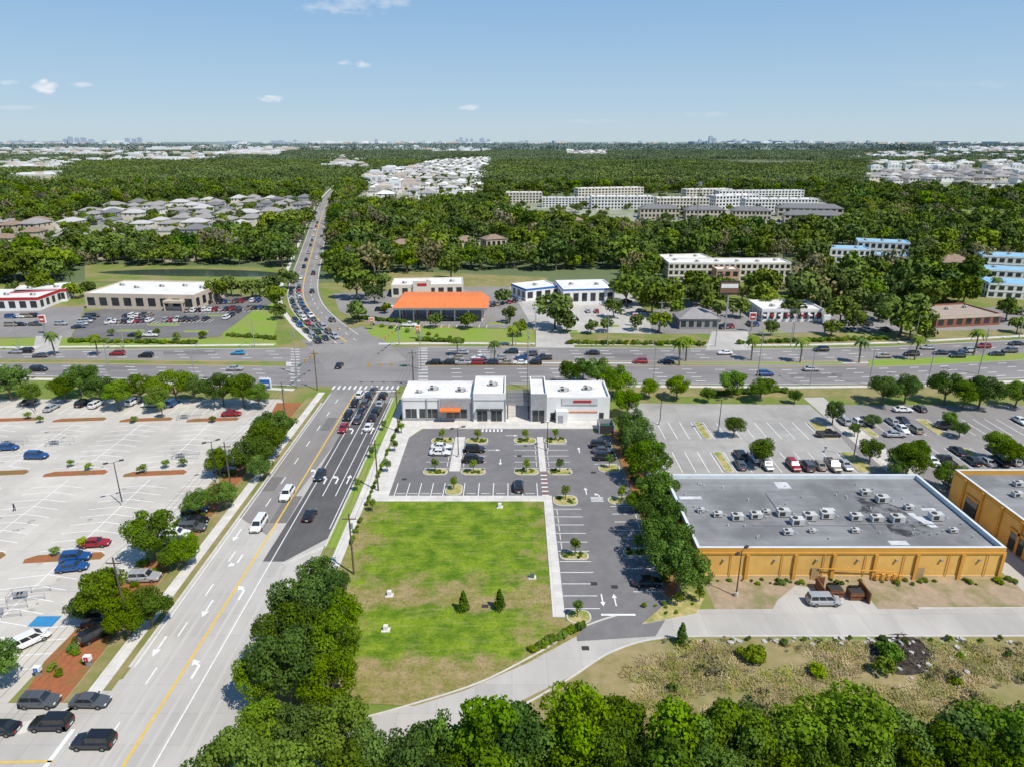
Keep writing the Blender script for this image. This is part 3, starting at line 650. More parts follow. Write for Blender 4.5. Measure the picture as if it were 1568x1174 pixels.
def grid(y0,y1,sp,wf=.9):
    ys=np.arange(y0,y1,sp); X=[];Y=[]
    for y in ys:
        xs=np.arange(-wf*y-60,wf*y+60,sp); X.append(xs+rng.uniform(-.45,.45,len(xs))*sp); Y.append(np.full(len(xs),y)+rng.uniform(-.45,.45,len(xs))*sp)
    return np.concatenate(X),np.concatenate(Y)
def nearb(X,Y,front,side):
    m=np.zeros(len(X),bool)
    for x,y,w in FBA: m|=(np.abs(X-x)<w/2+side)&(Y>y-front)&(Y<y+w)
    return m
X,Y=grid(225,1050,8.3); keep=np.ones(len(X),bool)
for P in EX[:-1]: keep&=~inpoly(X,Y,P)
sparse=inpoly(X,Y,GP([(940,436),(940,405),(1240,395),(1568,385),(2400,370),(2400,540),(1000,500)])); keep&=~(sparse&(rng.random(len(X))<.3))
fld=inpoly(X,Y,GP([(1320,345),(1340,320),(1600,318),(1600,345)])); keep&=~(fld&(rng.random(len(X))<.8))
keep&=~(inpoly(X,Y,FLD)&(rng.random(len(X))<.6))
keep&=rng.random(len(X))<.94
X=X[keep];Y=Y[keep]
pts=[(x,y,0,random.uniform(7,13) if random.random()<.85 else random.uniform(13,18),1) for x,y in zip(X,Y)]
random.shuffle(pts); instancer('forest',MID,pts,'_tree')
pts=[]
for P,n in ((EX[2],220),(EX[3],80),(EX[4],420),(EX[5],120),(EX[12],200)):
    P_=np.array(P); 
    for k in range(n*2):
        x=random.uniform(P_[:,0].min(),P_[:,0].max()); y=random.uniform(P_[:,1].min(),P_[:,1].max())
        if inpoly(np.array([x]),np.array([y]),P)[0]: pts.append((x,y,0,random.uniform(4,9),1))
instancer('neighborhood_trees',MID[:5],pts,'_tree')
def patch(leaf,n=28,q=20):
    V,F_,T=[],[],[]
    for i in range(n):
        x,y=rng.uniform(-.5,.5,2); r=rng.uniform(.06,.12); leafcloud(V,F_,T,(x,y,.12+rng.uniform(0,.11)),r,q,.055,.9,rng.uniform(.0,1.0))
    return finish('patch',V,T,leaf,MB())
def clear(X,Y,s,th):
    f=np.sin(X/s*1.3+1.7*np.sin(Y/s*.7))+np.sin(Y/s*.9+2*np.sin(X/s*.5+1)); return f<th
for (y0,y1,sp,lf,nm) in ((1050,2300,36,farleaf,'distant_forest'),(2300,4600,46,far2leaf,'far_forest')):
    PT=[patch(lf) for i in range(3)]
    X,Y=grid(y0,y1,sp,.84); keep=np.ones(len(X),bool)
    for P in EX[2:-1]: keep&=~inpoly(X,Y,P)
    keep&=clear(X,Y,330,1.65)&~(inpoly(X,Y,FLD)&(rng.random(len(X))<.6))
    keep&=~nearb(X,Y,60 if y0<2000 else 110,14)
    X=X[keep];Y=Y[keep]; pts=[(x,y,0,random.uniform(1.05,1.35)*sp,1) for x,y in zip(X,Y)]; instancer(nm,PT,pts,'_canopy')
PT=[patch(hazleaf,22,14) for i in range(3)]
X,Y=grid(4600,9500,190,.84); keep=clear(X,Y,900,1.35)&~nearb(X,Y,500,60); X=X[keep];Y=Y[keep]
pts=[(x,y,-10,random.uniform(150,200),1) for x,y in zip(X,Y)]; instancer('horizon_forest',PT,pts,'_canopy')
for u,v,W in ((545,474,34),(666,489,24),(716,489,26),(850,470,58),(868,490,34),(797,500,26),(545,428,52),(573,448,30),(690,405,40),(1000,452,56),(1040,472,34),(960,440,50),(1240,440,64),(1275,432,60),(1385,476,66),(1398,492,50),(1182,500,26),(1135,470,30),(1100,472,26),(1320,455,40),(1480,440,50),(1355,440,50),(905,498,24),(930,495,24),(975,492,26),(585,430,30),(770,452,24),(415,432,30),(440,425,30),(430,385,40),(20,440,20),
   (1010,490,34),(1290,470,46),(1310,488,36),(1350,465,46),(1215,470,34),(1275,500,26),(1545,470,36),(1450,430,46),(110,442,26),(60,430,40),(330,442,34),(352,434,34),(385,440,34),(422,452,38),(428,474,26),(170,508,12),(212,512,12),(270,514,12),(310,512,12),(240,508,12),(590,470,18),(780,480,26),(940,470,30),(1420,508,26),(1560,495,26),(-30,450,40),(135,440,24)): tree(u,v,W,'mid',1.0)
for u,v,h in ((85,545,9),(1040,560,10),(1150,552,9),(1315,556,9),(1050,553,9),(370,455,9),(388,458,8),(398,455,9),(1405,478,12),(1425,470,11),(1448,452,10),(1520,455,10),(590,440,8),(700,545,7),(757,556,8),(785,530,8),(1490,545,10),(250,640,5),(1300,470,9),(985,470,9),(110,440,9),(150,545,8),(1225,555,9),(1400,552,9)):
    x,y=G(u,v); link('palm_tree',PALM,(x,y,0),random.uniform(0,6),(h,h,h))
# ---------------- white retail building ----------------
def windows(b,x0,x1,y,z0,z1,n,frame=steel,door=False):
    w=(x1-x0)/n
    for k in range(n):
        a=x0+k*w+.08; c=x0+(k+1)*w-.08
        b.box(a,c,y-.06,y-.002,z0,z1,glass,bottom=True)
        for xx in (a-.06,c): b.box(xx,xx+.06,y-.1,y-.003,z0,z1+.06,frame,bottom=True)
        b.box(a,c,y-.1,y-.003,z1,z1+.06,frame,bottom=True)
def flatroof(b,x0,x1,y0,y1,H,wall,roof,par=.7,th=.3,cap=None):
    b.box(x0,x1,y0,y1,0,H-par,wall,roof)
    cap=cap or wall
    for q in ((x0,x1,y0,y0+th),(x0,x1,y1-th,y1),(x0,x0+th,y0+th,y1-th),(x1-th,x1,y0+th,y1-th)):
        b.box(*q,H-par+.0,H,wall,cap)
def rtu(b,x,y,z,s=1):
    b.box(x-.9*s,x+.9*s,y-.6*s,y+.6*s,z+.15,z+1.05*s,hvac); b.box(x-.8*s,x+.8*s,y-.5*s,y+.5*s,z,z+.15,dkmetal)
    b.tube((x-.35*s,y,z+1.05*s),(x-.35*s,y,z+1.15*s),.38*s,.38*s,10,dkmetal); b.box(x-.7*s,x+.1*s,y-.62*s,y-.602*s,z+.3,z+.9*s,dkmetal)
    b.tube((x+1.0*s,y,z+.5),(x+2*s,y+.3,z+.1),.08,.08,5,hvac); b.box(x+.92*s,x+1.35*s,y-.35*s,y+.35*s,z+.25,z+.75*s,steel)
b=MB()
flatroof(b,-27,-9.5,156,168,6.2,wwall,wroof); flatroof(b,-9.45,-1.6,155.4,168.5,7.4,wwall,wroof)
b.box(-17.5,-9.6,155.85,155.99,0,5.9,gwall)
b.box(-27.1,-9.7,155.8,155.997,0,.8,gwall)
windows(b,-26.2,-23.4,156,.8,3.2,2); windows(b,-22.8,-18.2,156,.8,3.2,3); windows(b,-16.2,-11.0,155.85,.8,3.2,3); windows(b,-8.6,-6,155.4,.2,3.2,2); windows(b,-5.2,-2.4,155.4,.2,3.2,2)
b.prism([( -17.6,155.8),(-12.6,155.8),(-12.6,153.6),(-17.6,153.6)],3.25,3.55,orange,bottom=True)
for x in (-8.8,-5.4): b.box(x,x+3.2,154.2,155.3,3.3,3.5,dkmetal,bottom=True)
for x in (-27,-21,-18,-9.6,-1.75): b.box(x,x+.25,155.2 if x>-10 else 155.7,155.39 if x>-10 else 155.79,.0,6,gwall)
b.box(-27,-18.1,155.93,155.985,5.2,5.4,gwall); b.box(-9.3,-1.8,155.3,155.39,5.6,5.75,gwall)
rtu(b,-20,163,5.5); rtu(b,-13,162,5.5); rtu(b,-5,163,6.7); rtu(b,-23.5,161,5.5,.7)
flatroof(b,4.6,8.5,155.2,168.2,7.4,gwall,wroof,cap=wwall); flatroof(b,8.55,24,156,168,6.3,wwall,wroof)
b.box(12.2,21,155.8,155.99,4.3,6.1,M('stucco_light',(.62,.62,.61))); b.box(15,19.4,155.7,155.79,4.95,5.5,redm); b.box(14,21,155.86,155.985,2.3,2.55,orange)
for x in (9.5,21.5): b.box(x,x+1.1,155.9,155.99,0,2.2,dkmetal)
windows(b,5,8,155.2,.2,3.2,2)
b.box(10.8,13.6,154.2,155.9,0,3.2,wwall); b.box(11.3,12.5,154.1,154.19,0,2.2,gwall)
rtu(b,13,162,5.6); rtu(b,19,163,5.6)
for x in (-1.2,4.0):
    for y in (157,162,167): b.box(x,x+.25,y,y+.25,.13,3.8,dkmetal)
for k in range(12): b.box(-1.5,4.5,156.9+k*.95,157.05+k*.95,3.8,4.0,steel,bottom=True)
for x in (-1.2,4.0): b.box(x,x+.2,156.8,167.8,3.6,3.8,dkmetal,bottom=True)
b.box(-1.55,4.55,167.5,167.7,.13,3.0,glass)
b.obj('white_retail_building')
b=MB()
for q in ((20.5,20.7,148,152),(20.7,24,152,152.2),(24,24.2,148,152)): b.box(*q,.1,2.2,gwall)
b.box(20.7,22.3,148,148.12,.1,2.1,dkmetal); b.box(22.4,24,148,148.12,.1,2.1,dkmetal); b.box(21.2,23.4,149.4,151,.1,1.5,M('dumpster_green',(.03,.1,.06)))
b.obj('trash_enclosure')
# ---------------- ochre warehouse ----------------
b=MB()
b.box(28.8,76.8,91.3,116.2,0,4.9,ywall,groof)
th=.45
for q in ((28.8,76.8,91.3,91.3+th),(28.8,76.8,116.2-th,116.2),(28.8,28.8+th,91.3+th,116.2-th),(76.8-th,76.8,91.3+th,116.2-th)):
    b.box(*q,4.9,5.7,ytrim if q[3]<92 else bluetrim,bluetrim)
b.box(28.7,76.9,91.15,91.29,4.6,4.9,ytrim); b.box(28.8,76.8,91.2,91.29,0,.7,M('base_ochre_light',(.70,.50,.27)))
for x in (29,36.5,44,50,56.5,63,70,76.3): b.box(x,x+.5,91.0,91.14,0,4.59,ytrim)
for x in (33,41,47.5,54,60,67,73): b.box(x-.15,x+.15,90.95,91.28,3.4,3.7,steel,bottom=True); b.tube((x+1.2,91.1,.7),(x+1.2,91.1,4.6),.06,.06,6,ytrim)
for x in (47,63.5): b.box(x,x+1.2,91.1,91.19,.0,2.2,M('door_tan',(.45,.3,.15)))
b.tube((48,90.9,2.2),(60,90.9,1.6),.08,.08,6,ytrim)
for k in range(5): b.box(57+k*.9,57.5+k*.9,90.6,90.9,.3,1.1+.2*(k%2),ytrim)
patchm=M('roof_patch_white',(.66,.67,.67),(.45,.46,.47),.8)
for x0,x1,y0,y1 in ((49,51.5,112,114.5),(67.5,70.5,98.5,102),(66,69,102.05,103.2),(30,34,108,109),(60,63,93.3,94.5),(54,56,104,105),(63.5,65,96.5,97.6),(71,73.5,104,104.8)): b.box(x0,x1,y0,y1,4.9,4.93,patchm)
stn=M('roof_stain',(.045,.045,.046),(.2,.2,.203),.5,lo=.42,hi=.58)
b.sheet([(62,97),(64,95.6),(67,96.5),(69.5,98),(68,102),(67.6,105),(66,107),(64,108),(61.5,109),(61.6,106),(60,104),(61.8,102.4),(62.5,101)],4.935,stn)
seam=M('roof_seam',(.16,.16,.163),(.25,.25,.252),.6)
for k in range(15): b.box(29.3,76.3,93+k*1.5,93.06+k*1.5,4.9,4.908,seam)
for x,y,s in ((38,101,.9),(41.3,101.5,.9),(47.5,99.5,1.0),(46.2,102.3,1.0),(50.2,101,1.0),(53.3,101.6,1.0),(58,101,.9),(61.2,100.5,.9),(64.6,100.3,1.0),(71.5,101,1.0),(65.5,107,1.0),(63.8,109.6,.8),(44.8,96.4,.7),(72,97,.6),(35,102,.7),(32.5,103.5,.6),(43.6,103,.6),(56,97,.6),(68.8,104.4,.7),(49,97,.5)): rtu(b,x,y,4.93,s*1.15)
for k in range(40):
    x,y=random.uniform(31,75),random.uniform(94,114); b.tube((x,y,4.9),(x,y,5.3),.12,.12,6,hvac)
for p,q in (((40,99,5.05),(57,99,5.05)),((60,104,5.05),(60,98,5.05)),((46,103.5,5.05),(46,110,5.05)),((58,99.5,5.05),(72,99.3,5.05))): b.tube(p,q,.06,.06,5,steel)
b.obj('ochre_warehouse')
b=MB()
b.box(84.3,130,86,117,0,5.4,ywall,groof)
for q in ((84.3,130,86,86.45),(84.3,130,116.55,117),(84.3,84.75,86.45,116.55)): b.box(*q,5.4,6.3,ytrim,bluetrim)
for y in range(88,117,5): b.box(84.0,84.29,y,y+.5,0,6.0,ytrim)
for y in (97,109): b.box(84.1,84.28,y,y+3.2,.2,3.4,glass); b.box(84.0,84.27,y-.3,y+3.5,3.4,3.9,ytrim)
for x,y in ((90,108),(95,100),(93,112),(102,110)): rtu(b,x,y,5.4,.9)
b.obj('ochre_store')
b=MB(); rust=M('dumpster_rust',(.25,.1,.04),(.14,.07,.04),1.5)
for x,y in ((49,87.3),(51.8,86.6)):
    b.prism([(x-1,y-.8),(x+1,y-.8),(x+1,y+.8),(x-1,y+.8)],.15,1.4,rust,dkmetal); b.box(x-1.1,x+1.1,y-.95,y-.8,.9,1.05,rust,bottom=True)
    b.face([(x-1,y+.8,1.42),(x+1,y+.8,1.42),(x+1,y+.2,2.1),(x-1,y+.2,2.1)],dkmetal)
for q in ((46.8,47,86,89),(47,48.2,89,89.2),(53.2,53.4,85,88.5)): b.box(*q,0,1.9,rust)
b.obj('dumpster_enclosure')
# ---------------- generic buildings ----------------
def bld(name,uL,vL,uR,vR,depth,Hm,wall,roof,fl=0,nw=0,par=.5,cap=None,fasc=None,extra=None,gable=None,fh_=1.1):
    A=G(uL,vL);B=G(uR,vR); w=math.hypot(B[0]-A[0],B[1]-A[1]); ang=math.atan2(B[1]-A[1],B[0]-A[0]); b=MB()
    if gable:
        b.box(0,w,0,depth,0,Hm,wall,bottom=False); o=.5; r=min(depth*.25,3.5); hx=min(depth/2,w/2-.5)
        b.face([(-o,-o,Hm),(w+o,-o,Hm),(w-hx,depth/2,Hm+r),(hx,depth/2,Hm+r)],roof); b.face([(w+o,depth+o,Hm),(-o,depth+o,Hm),(hx,depth/2,Hm+r),(w-hx,depth/2,Hm+r)],roof)
        b.face([(-o,depth+o,Hm),(-o,-o,Hm),(hx,depth/2,Hm+r)],roof); b.face([(w+o,-o,Hm),(w+o,depth+o,Hm),(w-hx,depth/2,Hm+r)],roof)
    else: flatroof(b,0,w,0,depth,Hm,wall,roof,par,.35,cap)
    if fasc:
        b.box(-.08,w+.08,-.1,-.005,Hm-fh_,Hm+.02,fasc); b.box(w+.005,w+.1,0,depth,Hm-fh_,Hm+.02,fasc); b.box(-.1,-.005,0,depth,Hm-fh_,Hm+.02,fasc)
    if fl:
        fh=(Hm-(par if not gable else 0))/fl; ww=w/nw
        for f in range(fl):
            for k in range(nw): 
                b.box(k*ww+ww*.2,k*ww+ww*.8,-.07,-.002,f*fh+fh*.25,f*fh+fh*.8,glass,bottom=True)
            if fl>1: b.box(0,w,-.12,-.003,(f+1)*fh-.18,(f+1)*fh-.02,wwall)
        nd=max(1,int(depth/ww))
        for f in range(fl):
            for k in range(nd):
                for sx,s2 in ((-.07,-.002),(w+.002,w+.07)): b.box(sx,s2,k*ww+ww*.25,k*ww+ww*.75,f*fh+fh*.25,f*fh+fh*.8,glass,bottom=True)
    if not gable:
        for k in range(max(1,int(w/9))): rtu(b,(k+.5)*w/max(1,int(w/9)),depth*random.uniform(.35,.7),Hm-par,.9)
    if extra: extra(b,w)
    return b.obj(name,(A[0],A[1],.02),ang)
bld('beige_drugstore',133,473,300,476,28,6.5,tan,wroof,1,9,cap=cream,extra=lambda b,w:(b.box(w-12,w-4,-2.5,-.13,3.4,4.4,tan,bottom=True),[b.box(x,x+.4,-2.4,-2.0,0,3.4,tan) for x in (w-12,w-4.4)]))
bld('convenience_store',-70,478,62,476,18,5.5,wwall,wroof,1,8,fasc=redm)
bld('red_stripe_store',20,468,104,462,16,5.5,wwall,wroof,1,6,fasc=redm)
bld('gas_station_store',600,456,710,454,16,5.6,cream,wroof,1,8,cap=cream,extra=lambda b,w:(b.box(w*.3,w*.55,-.6,-.12,0,7.2,cream,tan),b.box(w*.36,w*.49,-.7,-.61,5.0,6.2,redm)))
def canopy():
    A=G(603,495); x1=G(746,495)[0]; w=x1-A[0]; b=MB(); cr=M('canopy_roof_orange',(.74,.21,.07),(.62,.18,.065),.5,stretch=(2,.2,1))
    z0=5.0; dpt=18; r=3.2
    b.box(0,w,0,dpt,z0,z0+.8,wwall,bottom=True)
    b.face([(-.4,-.4,z0+.81),(w+.4,-.4,z0+.81),(w-2.5,5.5,z0+.8+r),(2.5,5.5,z0+.8+r)],cr); b.face([(w+.4,dpt+.4,z0+.81),(-.4,dpt+.4,z0+.81),(2.5,dpt-4,z0+.8+r),(w-2.5,dpt-4,z0+.8+r)],cr)
    b.face([(-.4,dpt+.4,z0+.81),(-.4,-.4,z0+.81),(2.5,5.5,z0+.8+r),(2.5,dpt-4,z0+.8+r)],cr); b.face([(w+.4,-.4,z0+.81),(w+.4,dpt+.4,z0+.81),(w-2.5,dpt-4,z0+.8+r),(w-2.5,5.5,z0+.8+r)],cr)
    b.face([(2.5,5.5,z0+.8+r),(w-2.5,5.5,z0+.8+r),(w-2.5,dpt-4,z0+.8+r),(2.5,dpt-4,z0+.8+r)],cr)
    for k in range(7):
        x=2+(w-4)*k/6
        for y in (3,9,15): b.box(x-.2,x+.2,y-.2,y+.2,0,z0,wwall)
        for y in (5.4,11.4): b.box(x-.6,x+.6,y,y+1.2,0,.2,kerbm); b.box(x-.35,x+.35,y+.3,y+.9,.2,1.9,redm,dkmetal)
    b.obj('gas_station_canopy',(A[0],A[1],.06))
canopy()
bld('car_wash_building',862,468,940,466,20,6.8,wwall,wroof,1,6,fasc=blue,fh_=.6); bld('blue_canopy_building',805,462,858,456,14,5.4,wwall,wroof,1,4,cap=wwall,fasc=blue,fh_=.8)
bld('hotel',1022,432,1208,432,14,9.5,cream,wroof,3,22,cap=wwall); bld('hotel_wing',1018,420,1088,418,14,8,cream,wroof,3,9)
bld('hotel_entrance',1095,438,1130,438,8,8,M('stucco_terracotta',(.5,.3,.2)),wwall,2,3)
bld('diner',1165,493,1258,493,16,5.0,wwall,wroof,1,9,fasc=wwall,extra=lambda b,w:[b.box(k*w/8+.3,k*w/8+1.5,-1.2,-.13,2.4,2.9,redm if k%2 else wwall,bottom=True) for k in range(8)])
bld('brown_restaurant',1432,503,1530,498,18,4.4,M('brick_red',(.3,.12,.08)),M('roof_tan',(.42,.34,.28)),1,7,fasc=tan)
bld('pool_bar',1040,505,1100,505,12,4.0,M('weathered',(.3,.3,.29)),shing,1,5,gable=True)
for a in ((1262,402,1330,404,14,8),(1310,392,1390,396,14,9),(1340,406,1385,409,10,6),(1500,414,1600,419,16,8),(1510,456,1620,462,16,6.5),(1500,434,1600,440,14,7)): bld('blue_roof_motel',*a,wwall,blueroof,2,8,cap=blueroof)
for a in ((775,312,830,312,16,12),(830,318,905,318,14,10),(905,321,1000,321,16,13),(885,306,985,304,16,13),(1005,324,1085,324,16,13),(1095,322,1160,320,16,14),(1140,326,1250,326,16,13),(1050,308,1120,307,16,13),(1100,309,1230,308,14,12)): bld('apartment_block',*a,random.choice([wwall,cream,wwall]),wroof if a[4]!=14 else shingl,4,max(8,int((a[2]-a[0])/5)),cap=random.choice([wwall,cream]))
for a in ((980,334,1040,334,14,8),(1050,336,1110,336,14,8),(1120,337,1180,338,14,8),(1190,332,1290,334,14,8),(1200,342,1290,344,14,7)): bld('townhouse_row',*a,tan,shingd,2,10,gable=True)
for a in ((700,386,735,384,12,6),(745,382,775,380,10,6),(855,356,900,354,12,7),(600,392,640,390,12,6),(400,398,440,396,12,6),(150,398,190,397,12,6),(250,402,300,400,14,6),(40,402,90,400,14,6),(1440,420,1490,420,14,6),(560,380,590,379,10,6)): bld('brown_house',*a,tan,shingb,1,4,gable=True)
def house(wall,roof,g=0):
    b=MB(); b.box(-6,6,-8,8,0,5.6,wall); o=.6
    b.face([(-6-o,-8-o,5.6),(6+o,-8-o,5.6),(0,-3,8.4)],roof); b.face([(6+o,8+o,5.6),(-6-o,8+o,5.6),(0,3,8.4)],roof)
    b.face([(6+o,-8-o,5.6),(6+o,8+o,5.6),(0,3,8.4),(0,-3,8.4)],roof); b.face([(-6-o,8+o,5.6),(-6-o,-8-o,5.6),(0,-3,8.4),(0,3,8.4)],roof)
    b.box(-6,-1,-10.5,-8.01,0,3,wall,roof); b.box(-5.4,-1.8,-10.6,-10.51,.1,2.4,wwall)
    for x in (-4,-1,3): b.box(x,x+1.2,-8.1,-8.02,3.6,5,glass,bottom=True)
    b.box(2,4,-8.1,-8.02,.9,2.3,glass,bottom=True)
    for y in (-5,0,4):
        for s in (-1,1): b.box(min(s*6.02,s*6.1),max(s*6.02,s*6.1),y,y+1.2,3.6,5,glass,bottom=True)
    return b.mesh('house')
HS=[house(tan,shing),house(cream,shingl),house(wwall,shing),house(gwall,shingd),house(cream,shing)]; HB=[house(cream,shingb),house(tan,shingb),house(tan,shing)]; HW_=[house(wwall,wroof),house(wwall,shingl),house(wwall,shing),house(cream,shingl)]
def fillh(P,meshes,dx,dy,name,sc_=1,rot=0,pr=.9):
    A=np.array(P); y=A[:,1].min(); r=0
    while y<A[:,1].max():
        x=A[:,0].min()
        while x<A[:,0].max():
            yy=y+6*math.sin(x/60+r)
            if inpoly(np.array([x]),np.array([yy]),P)[0] and random.random()<pr:
                q=sc_*random.uniform(.85,1.15); link(name,random.choice(meshes),(x,yy,0),rot+(math.pi if r%2 else 0)+random.choice([0,0,H,0])+random.uniform(-.1,.1),(q,q,q*random.uniform(.8,1.1)))
            x+=dx*random.uniform(.95,1.25)
        y+=dy*(1.35 if r%2 else .85); r+=1
fillh(GP([(85,352),(110,336),(205,314),(478,307),(478,328),(440,336),(395,347),(330,362),(250,370)]),HS,18,34,'suburban_house')
fillh(GP([(-250,362),(-250,350),(50,346),(125,360),(125,374),(0,376)]),HB,20,32,'suburban_house')
fillh(GP([(545,304),(597,268),(658,248),(762,242),(745,276),(738,302),(640,309)]),HW_,23,46,'suburban_house',1.1)
fillh(GP([(1312,282),(1320,268),(1800,264),(1800,292),(1568,292)]),HS,26,70,'suburban_house',1.5,pr=.8)
fillh(GP([(862,237),(866,232),(928,232),(928,238)]),HW_,50,130,'suburban_house',2.0,pr=.8)
b=MB()
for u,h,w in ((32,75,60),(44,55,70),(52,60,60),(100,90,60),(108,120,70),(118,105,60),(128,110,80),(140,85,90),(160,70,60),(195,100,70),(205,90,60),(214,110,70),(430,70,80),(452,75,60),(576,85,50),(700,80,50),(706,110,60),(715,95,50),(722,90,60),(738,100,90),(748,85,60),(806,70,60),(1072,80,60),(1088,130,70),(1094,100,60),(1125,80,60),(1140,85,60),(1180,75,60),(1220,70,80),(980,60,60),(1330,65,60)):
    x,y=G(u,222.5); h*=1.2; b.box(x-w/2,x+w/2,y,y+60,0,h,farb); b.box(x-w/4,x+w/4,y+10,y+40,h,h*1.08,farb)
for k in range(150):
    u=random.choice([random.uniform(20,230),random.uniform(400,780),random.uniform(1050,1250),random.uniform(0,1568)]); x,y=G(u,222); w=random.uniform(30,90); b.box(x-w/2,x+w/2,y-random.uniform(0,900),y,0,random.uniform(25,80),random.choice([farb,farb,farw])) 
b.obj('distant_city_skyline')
def lattice(u,v,h,name,r=1.6):
    x,y=G(u,v); b=MB()
    for k in range(3):
        a=k*2.094; b.tube((r*math.cos(a),r*math.sin(a),0),(r*.25*math.cos(a),r*.25*math.sin(a),h),.25,.14,5,dkmetal)
    for j in range(int(h/4)):
        z=j*4; q=1-.75*z/h; q2=1-.75*(z+4)/h
        for k in range(3):
            a=k*2.094;c=(k+1)*2.094; b.tube((r*q*math.cos(a),r*q*math.sin(a),z),(r*q2*math.cos(c),r*q2*math.sin(c),z+4),.1,.1,4,dkmetal,False)
    for k in range(6): a=k*1.047; b.box(1.5*math.cos(a)-.2,1.5*math.cos(a)+.2,1.5*math.sin(a)-.2,1.5*math.sin(a)+.2,h-3,h-.5,steel,bottom=True)
    b.obj(name,(x,y,0))
lattice(504,282,48,'transmission_tower',3)
x,y=G(1066,352); b=MB(); b.tube((0,0,0),(0,0,36),.6,.35,8,steel)
for k in range(9): a=k*.7; b.box(1.3*math.cos(a)-.2,1.3*math.cos(a)+.2,1.3*math.sin(a)-.2,1.3*math.sin(a)+.2,33,36,steel,bottom=True)
b.obj('cell_tower',(x,y,0))
# ---------------- street furniture ----------------
def lamp(x,y,h=9,n=2,ang=0):
    b=MB(); b.tube((0,0,0),(0,0,.7),.3,.3,8,kerbm); b.tube((0,0,.7),(0,0,h),.11,.07,8,dkmetal if n==2 else steel)
    for k in range(n):
        s=1 if k==0 else -1; b.tube((0,0,h-.1),(s*1.0,0,h+.1),.05,.05,5,dkmetal); b.box(min(s*.9,s*1.7),max(s*.9,s*1.7),-.22,.22,h,h+.18,dkmetal,bottom=True)
    b.obj('street_lamp',(x,y,.02),ang)
for u,v,h in ((188,773,9),(333,738,9),(1127,912,8),(1307,700,9),(1010,650,8),(1100,660,8),(55,632,9),(330,628,9),(702,700,7),(838,690,7)):
    x,y=G(u,v); lamp(x,y,h,2,random.uniform(0,1))
def hwlamp(x,y,h,dirn,L=4):
    b=MB(); b.tube((0,0,0),(0,0,h),.16,.09,8,steel); b.tube((0,0,h-.3),(0,dirn*L,h+.4),.06,.05,6,steel); b.box(-.2,.2,min(dirn*L,dirn*(L+.8)),max(dirn*L,dirn*(L+.8)),h+.3,h+.5,steel,bottom=True); b.obj('street_lamp',(x,y,0))
for u,s,h in ((30,-.03,11),(170,1.05,11),(190,-.05,11),(820,-.05,13),(1000,1.02,11),(1095,-.05,10),(1330,1.02,11),(1240,1.02,10),(1420,1.02,11),(300,1.04,10),(390,-.05,10),(930,-.04,10),(1210,-.04,10),(1400,-.04,10),(1560,-.04,10)):
    p=HW(u,s); hwlamp(p[0],p[1],h,1 if s>.5 else -1)
def upole(x,y,h=12,arm=0,mat=wood):
    b=MB(); b.tube((0,0,0),(0,0,h),.17,.11,8,mat); b.box(-1.1,1.1,-.06,.06,h-1.0,h-.85,mat,bottom=True)
    for s in (-1,0,1): b.tube((s,0,h-.85),(s,0,h-.6),.05,.04,6,steel)
    b.tube((.3,0,h-2.6),(.3,0,h-1.7),.2,.2,8,steel); b.obj('utility_pole',(x,y,0))
UPs=[(-55,46),(-54.6,80),(-54.5,118),(-54.5,152),(-54,178)]
for x,y in UPs: upole(x,y,11.5)
UQ=[(-25.2,92.5),(-26.4,120),(-27,149),(-27.5,180)]
for x,y in UQ: upole(x,y,11)
b=MB()
def wires(P,h,dz=1.2):
    for i in range(len(P)-1):
        for s in (-1,0,1):
            prev=None
            for k in range(11):
                t=k/10; q=(P[i][0]+(P[i+1][0]-P[i][0])*t+s,P[i][1]+(P[i+1][1]-P[i][1])*t,h-.6-dz*4*t*(1-t))
                if prev: b.tube(prev,q,.018,.018,4,dkmetal,False)
                prev=q
wires(UPs,11.5); wires(UQ,11); b.obj('power_lines')
for u,v,h in ((1160,577,14),(1498,573,14),(808,596,17),(455,574,14),(645,566,12),(1110,500,14),(1214,520,10),(632,470,9),(1010,510,12),(1560,500,12)):
    x,y=G(u,v); upole(x,y,h,mat=M('pole_concrete',(.35,.34,.32)))
def signal(x,y,ang,L=13):
    b=MB(); b.tube((0,0,0),(0,0,6.8),.17,.13,8,steel); b.tube((0,0,6),(L,0,6.6),.11,.06,8,steel)
    for k in range(3):
        xx=L*(.45+.25*k); b.box(xx-.2,xx+.2,-.2,.15,5.5,6.6,sigy,bottom=True)
        for j,m in enumerate((M('lens_green',(.02,.2,.08)),sigy,lred)): b.tube((xx,-.2,5.7+j*.35),(xx,-.27,5.7+j*.35),.12,.12,8,m)
    b.box(1.5,3.6,-.05,.05,5.6,6.0,M('sign_green',(.02,.2,.08)),bottom=True); b.obj('traffic_signal',(x,y,0),ang)
p=HW(633,1.0); signal(p[0],p[1],math.radians(180)); p=HW(468,1.0); signal(p[0]-2,p[1]-1,math.radians(80)); p=HW(490,0); signal(p[0]-3,p[1]+2,0); p=HW(610,0); signal(p[0],p[1]+2,math.radians(-100))
def pylon(u,v,h,w,col,name='pylon_sign',fr=.6):
    x,y=G(u,v); b=MB(); b.box(-.25,.25,-.2,.2,0,h*fr,steel); b.box(-w/2,w/2,-.3,.3,h*fr,h,wwall if name!='billboard' else dkmetal,bottom=True); b.box(-w/2+.2,w/2-.2,-.36,-.31,h*(fr+.04),h*.97,col,bottom=True); b.box(-w/2+.5,w/2-.5,-.39,-.37,h*(fr+.14),h*(fr+.22),wwall,bottom=True); b.obj(name,(x,y,0))
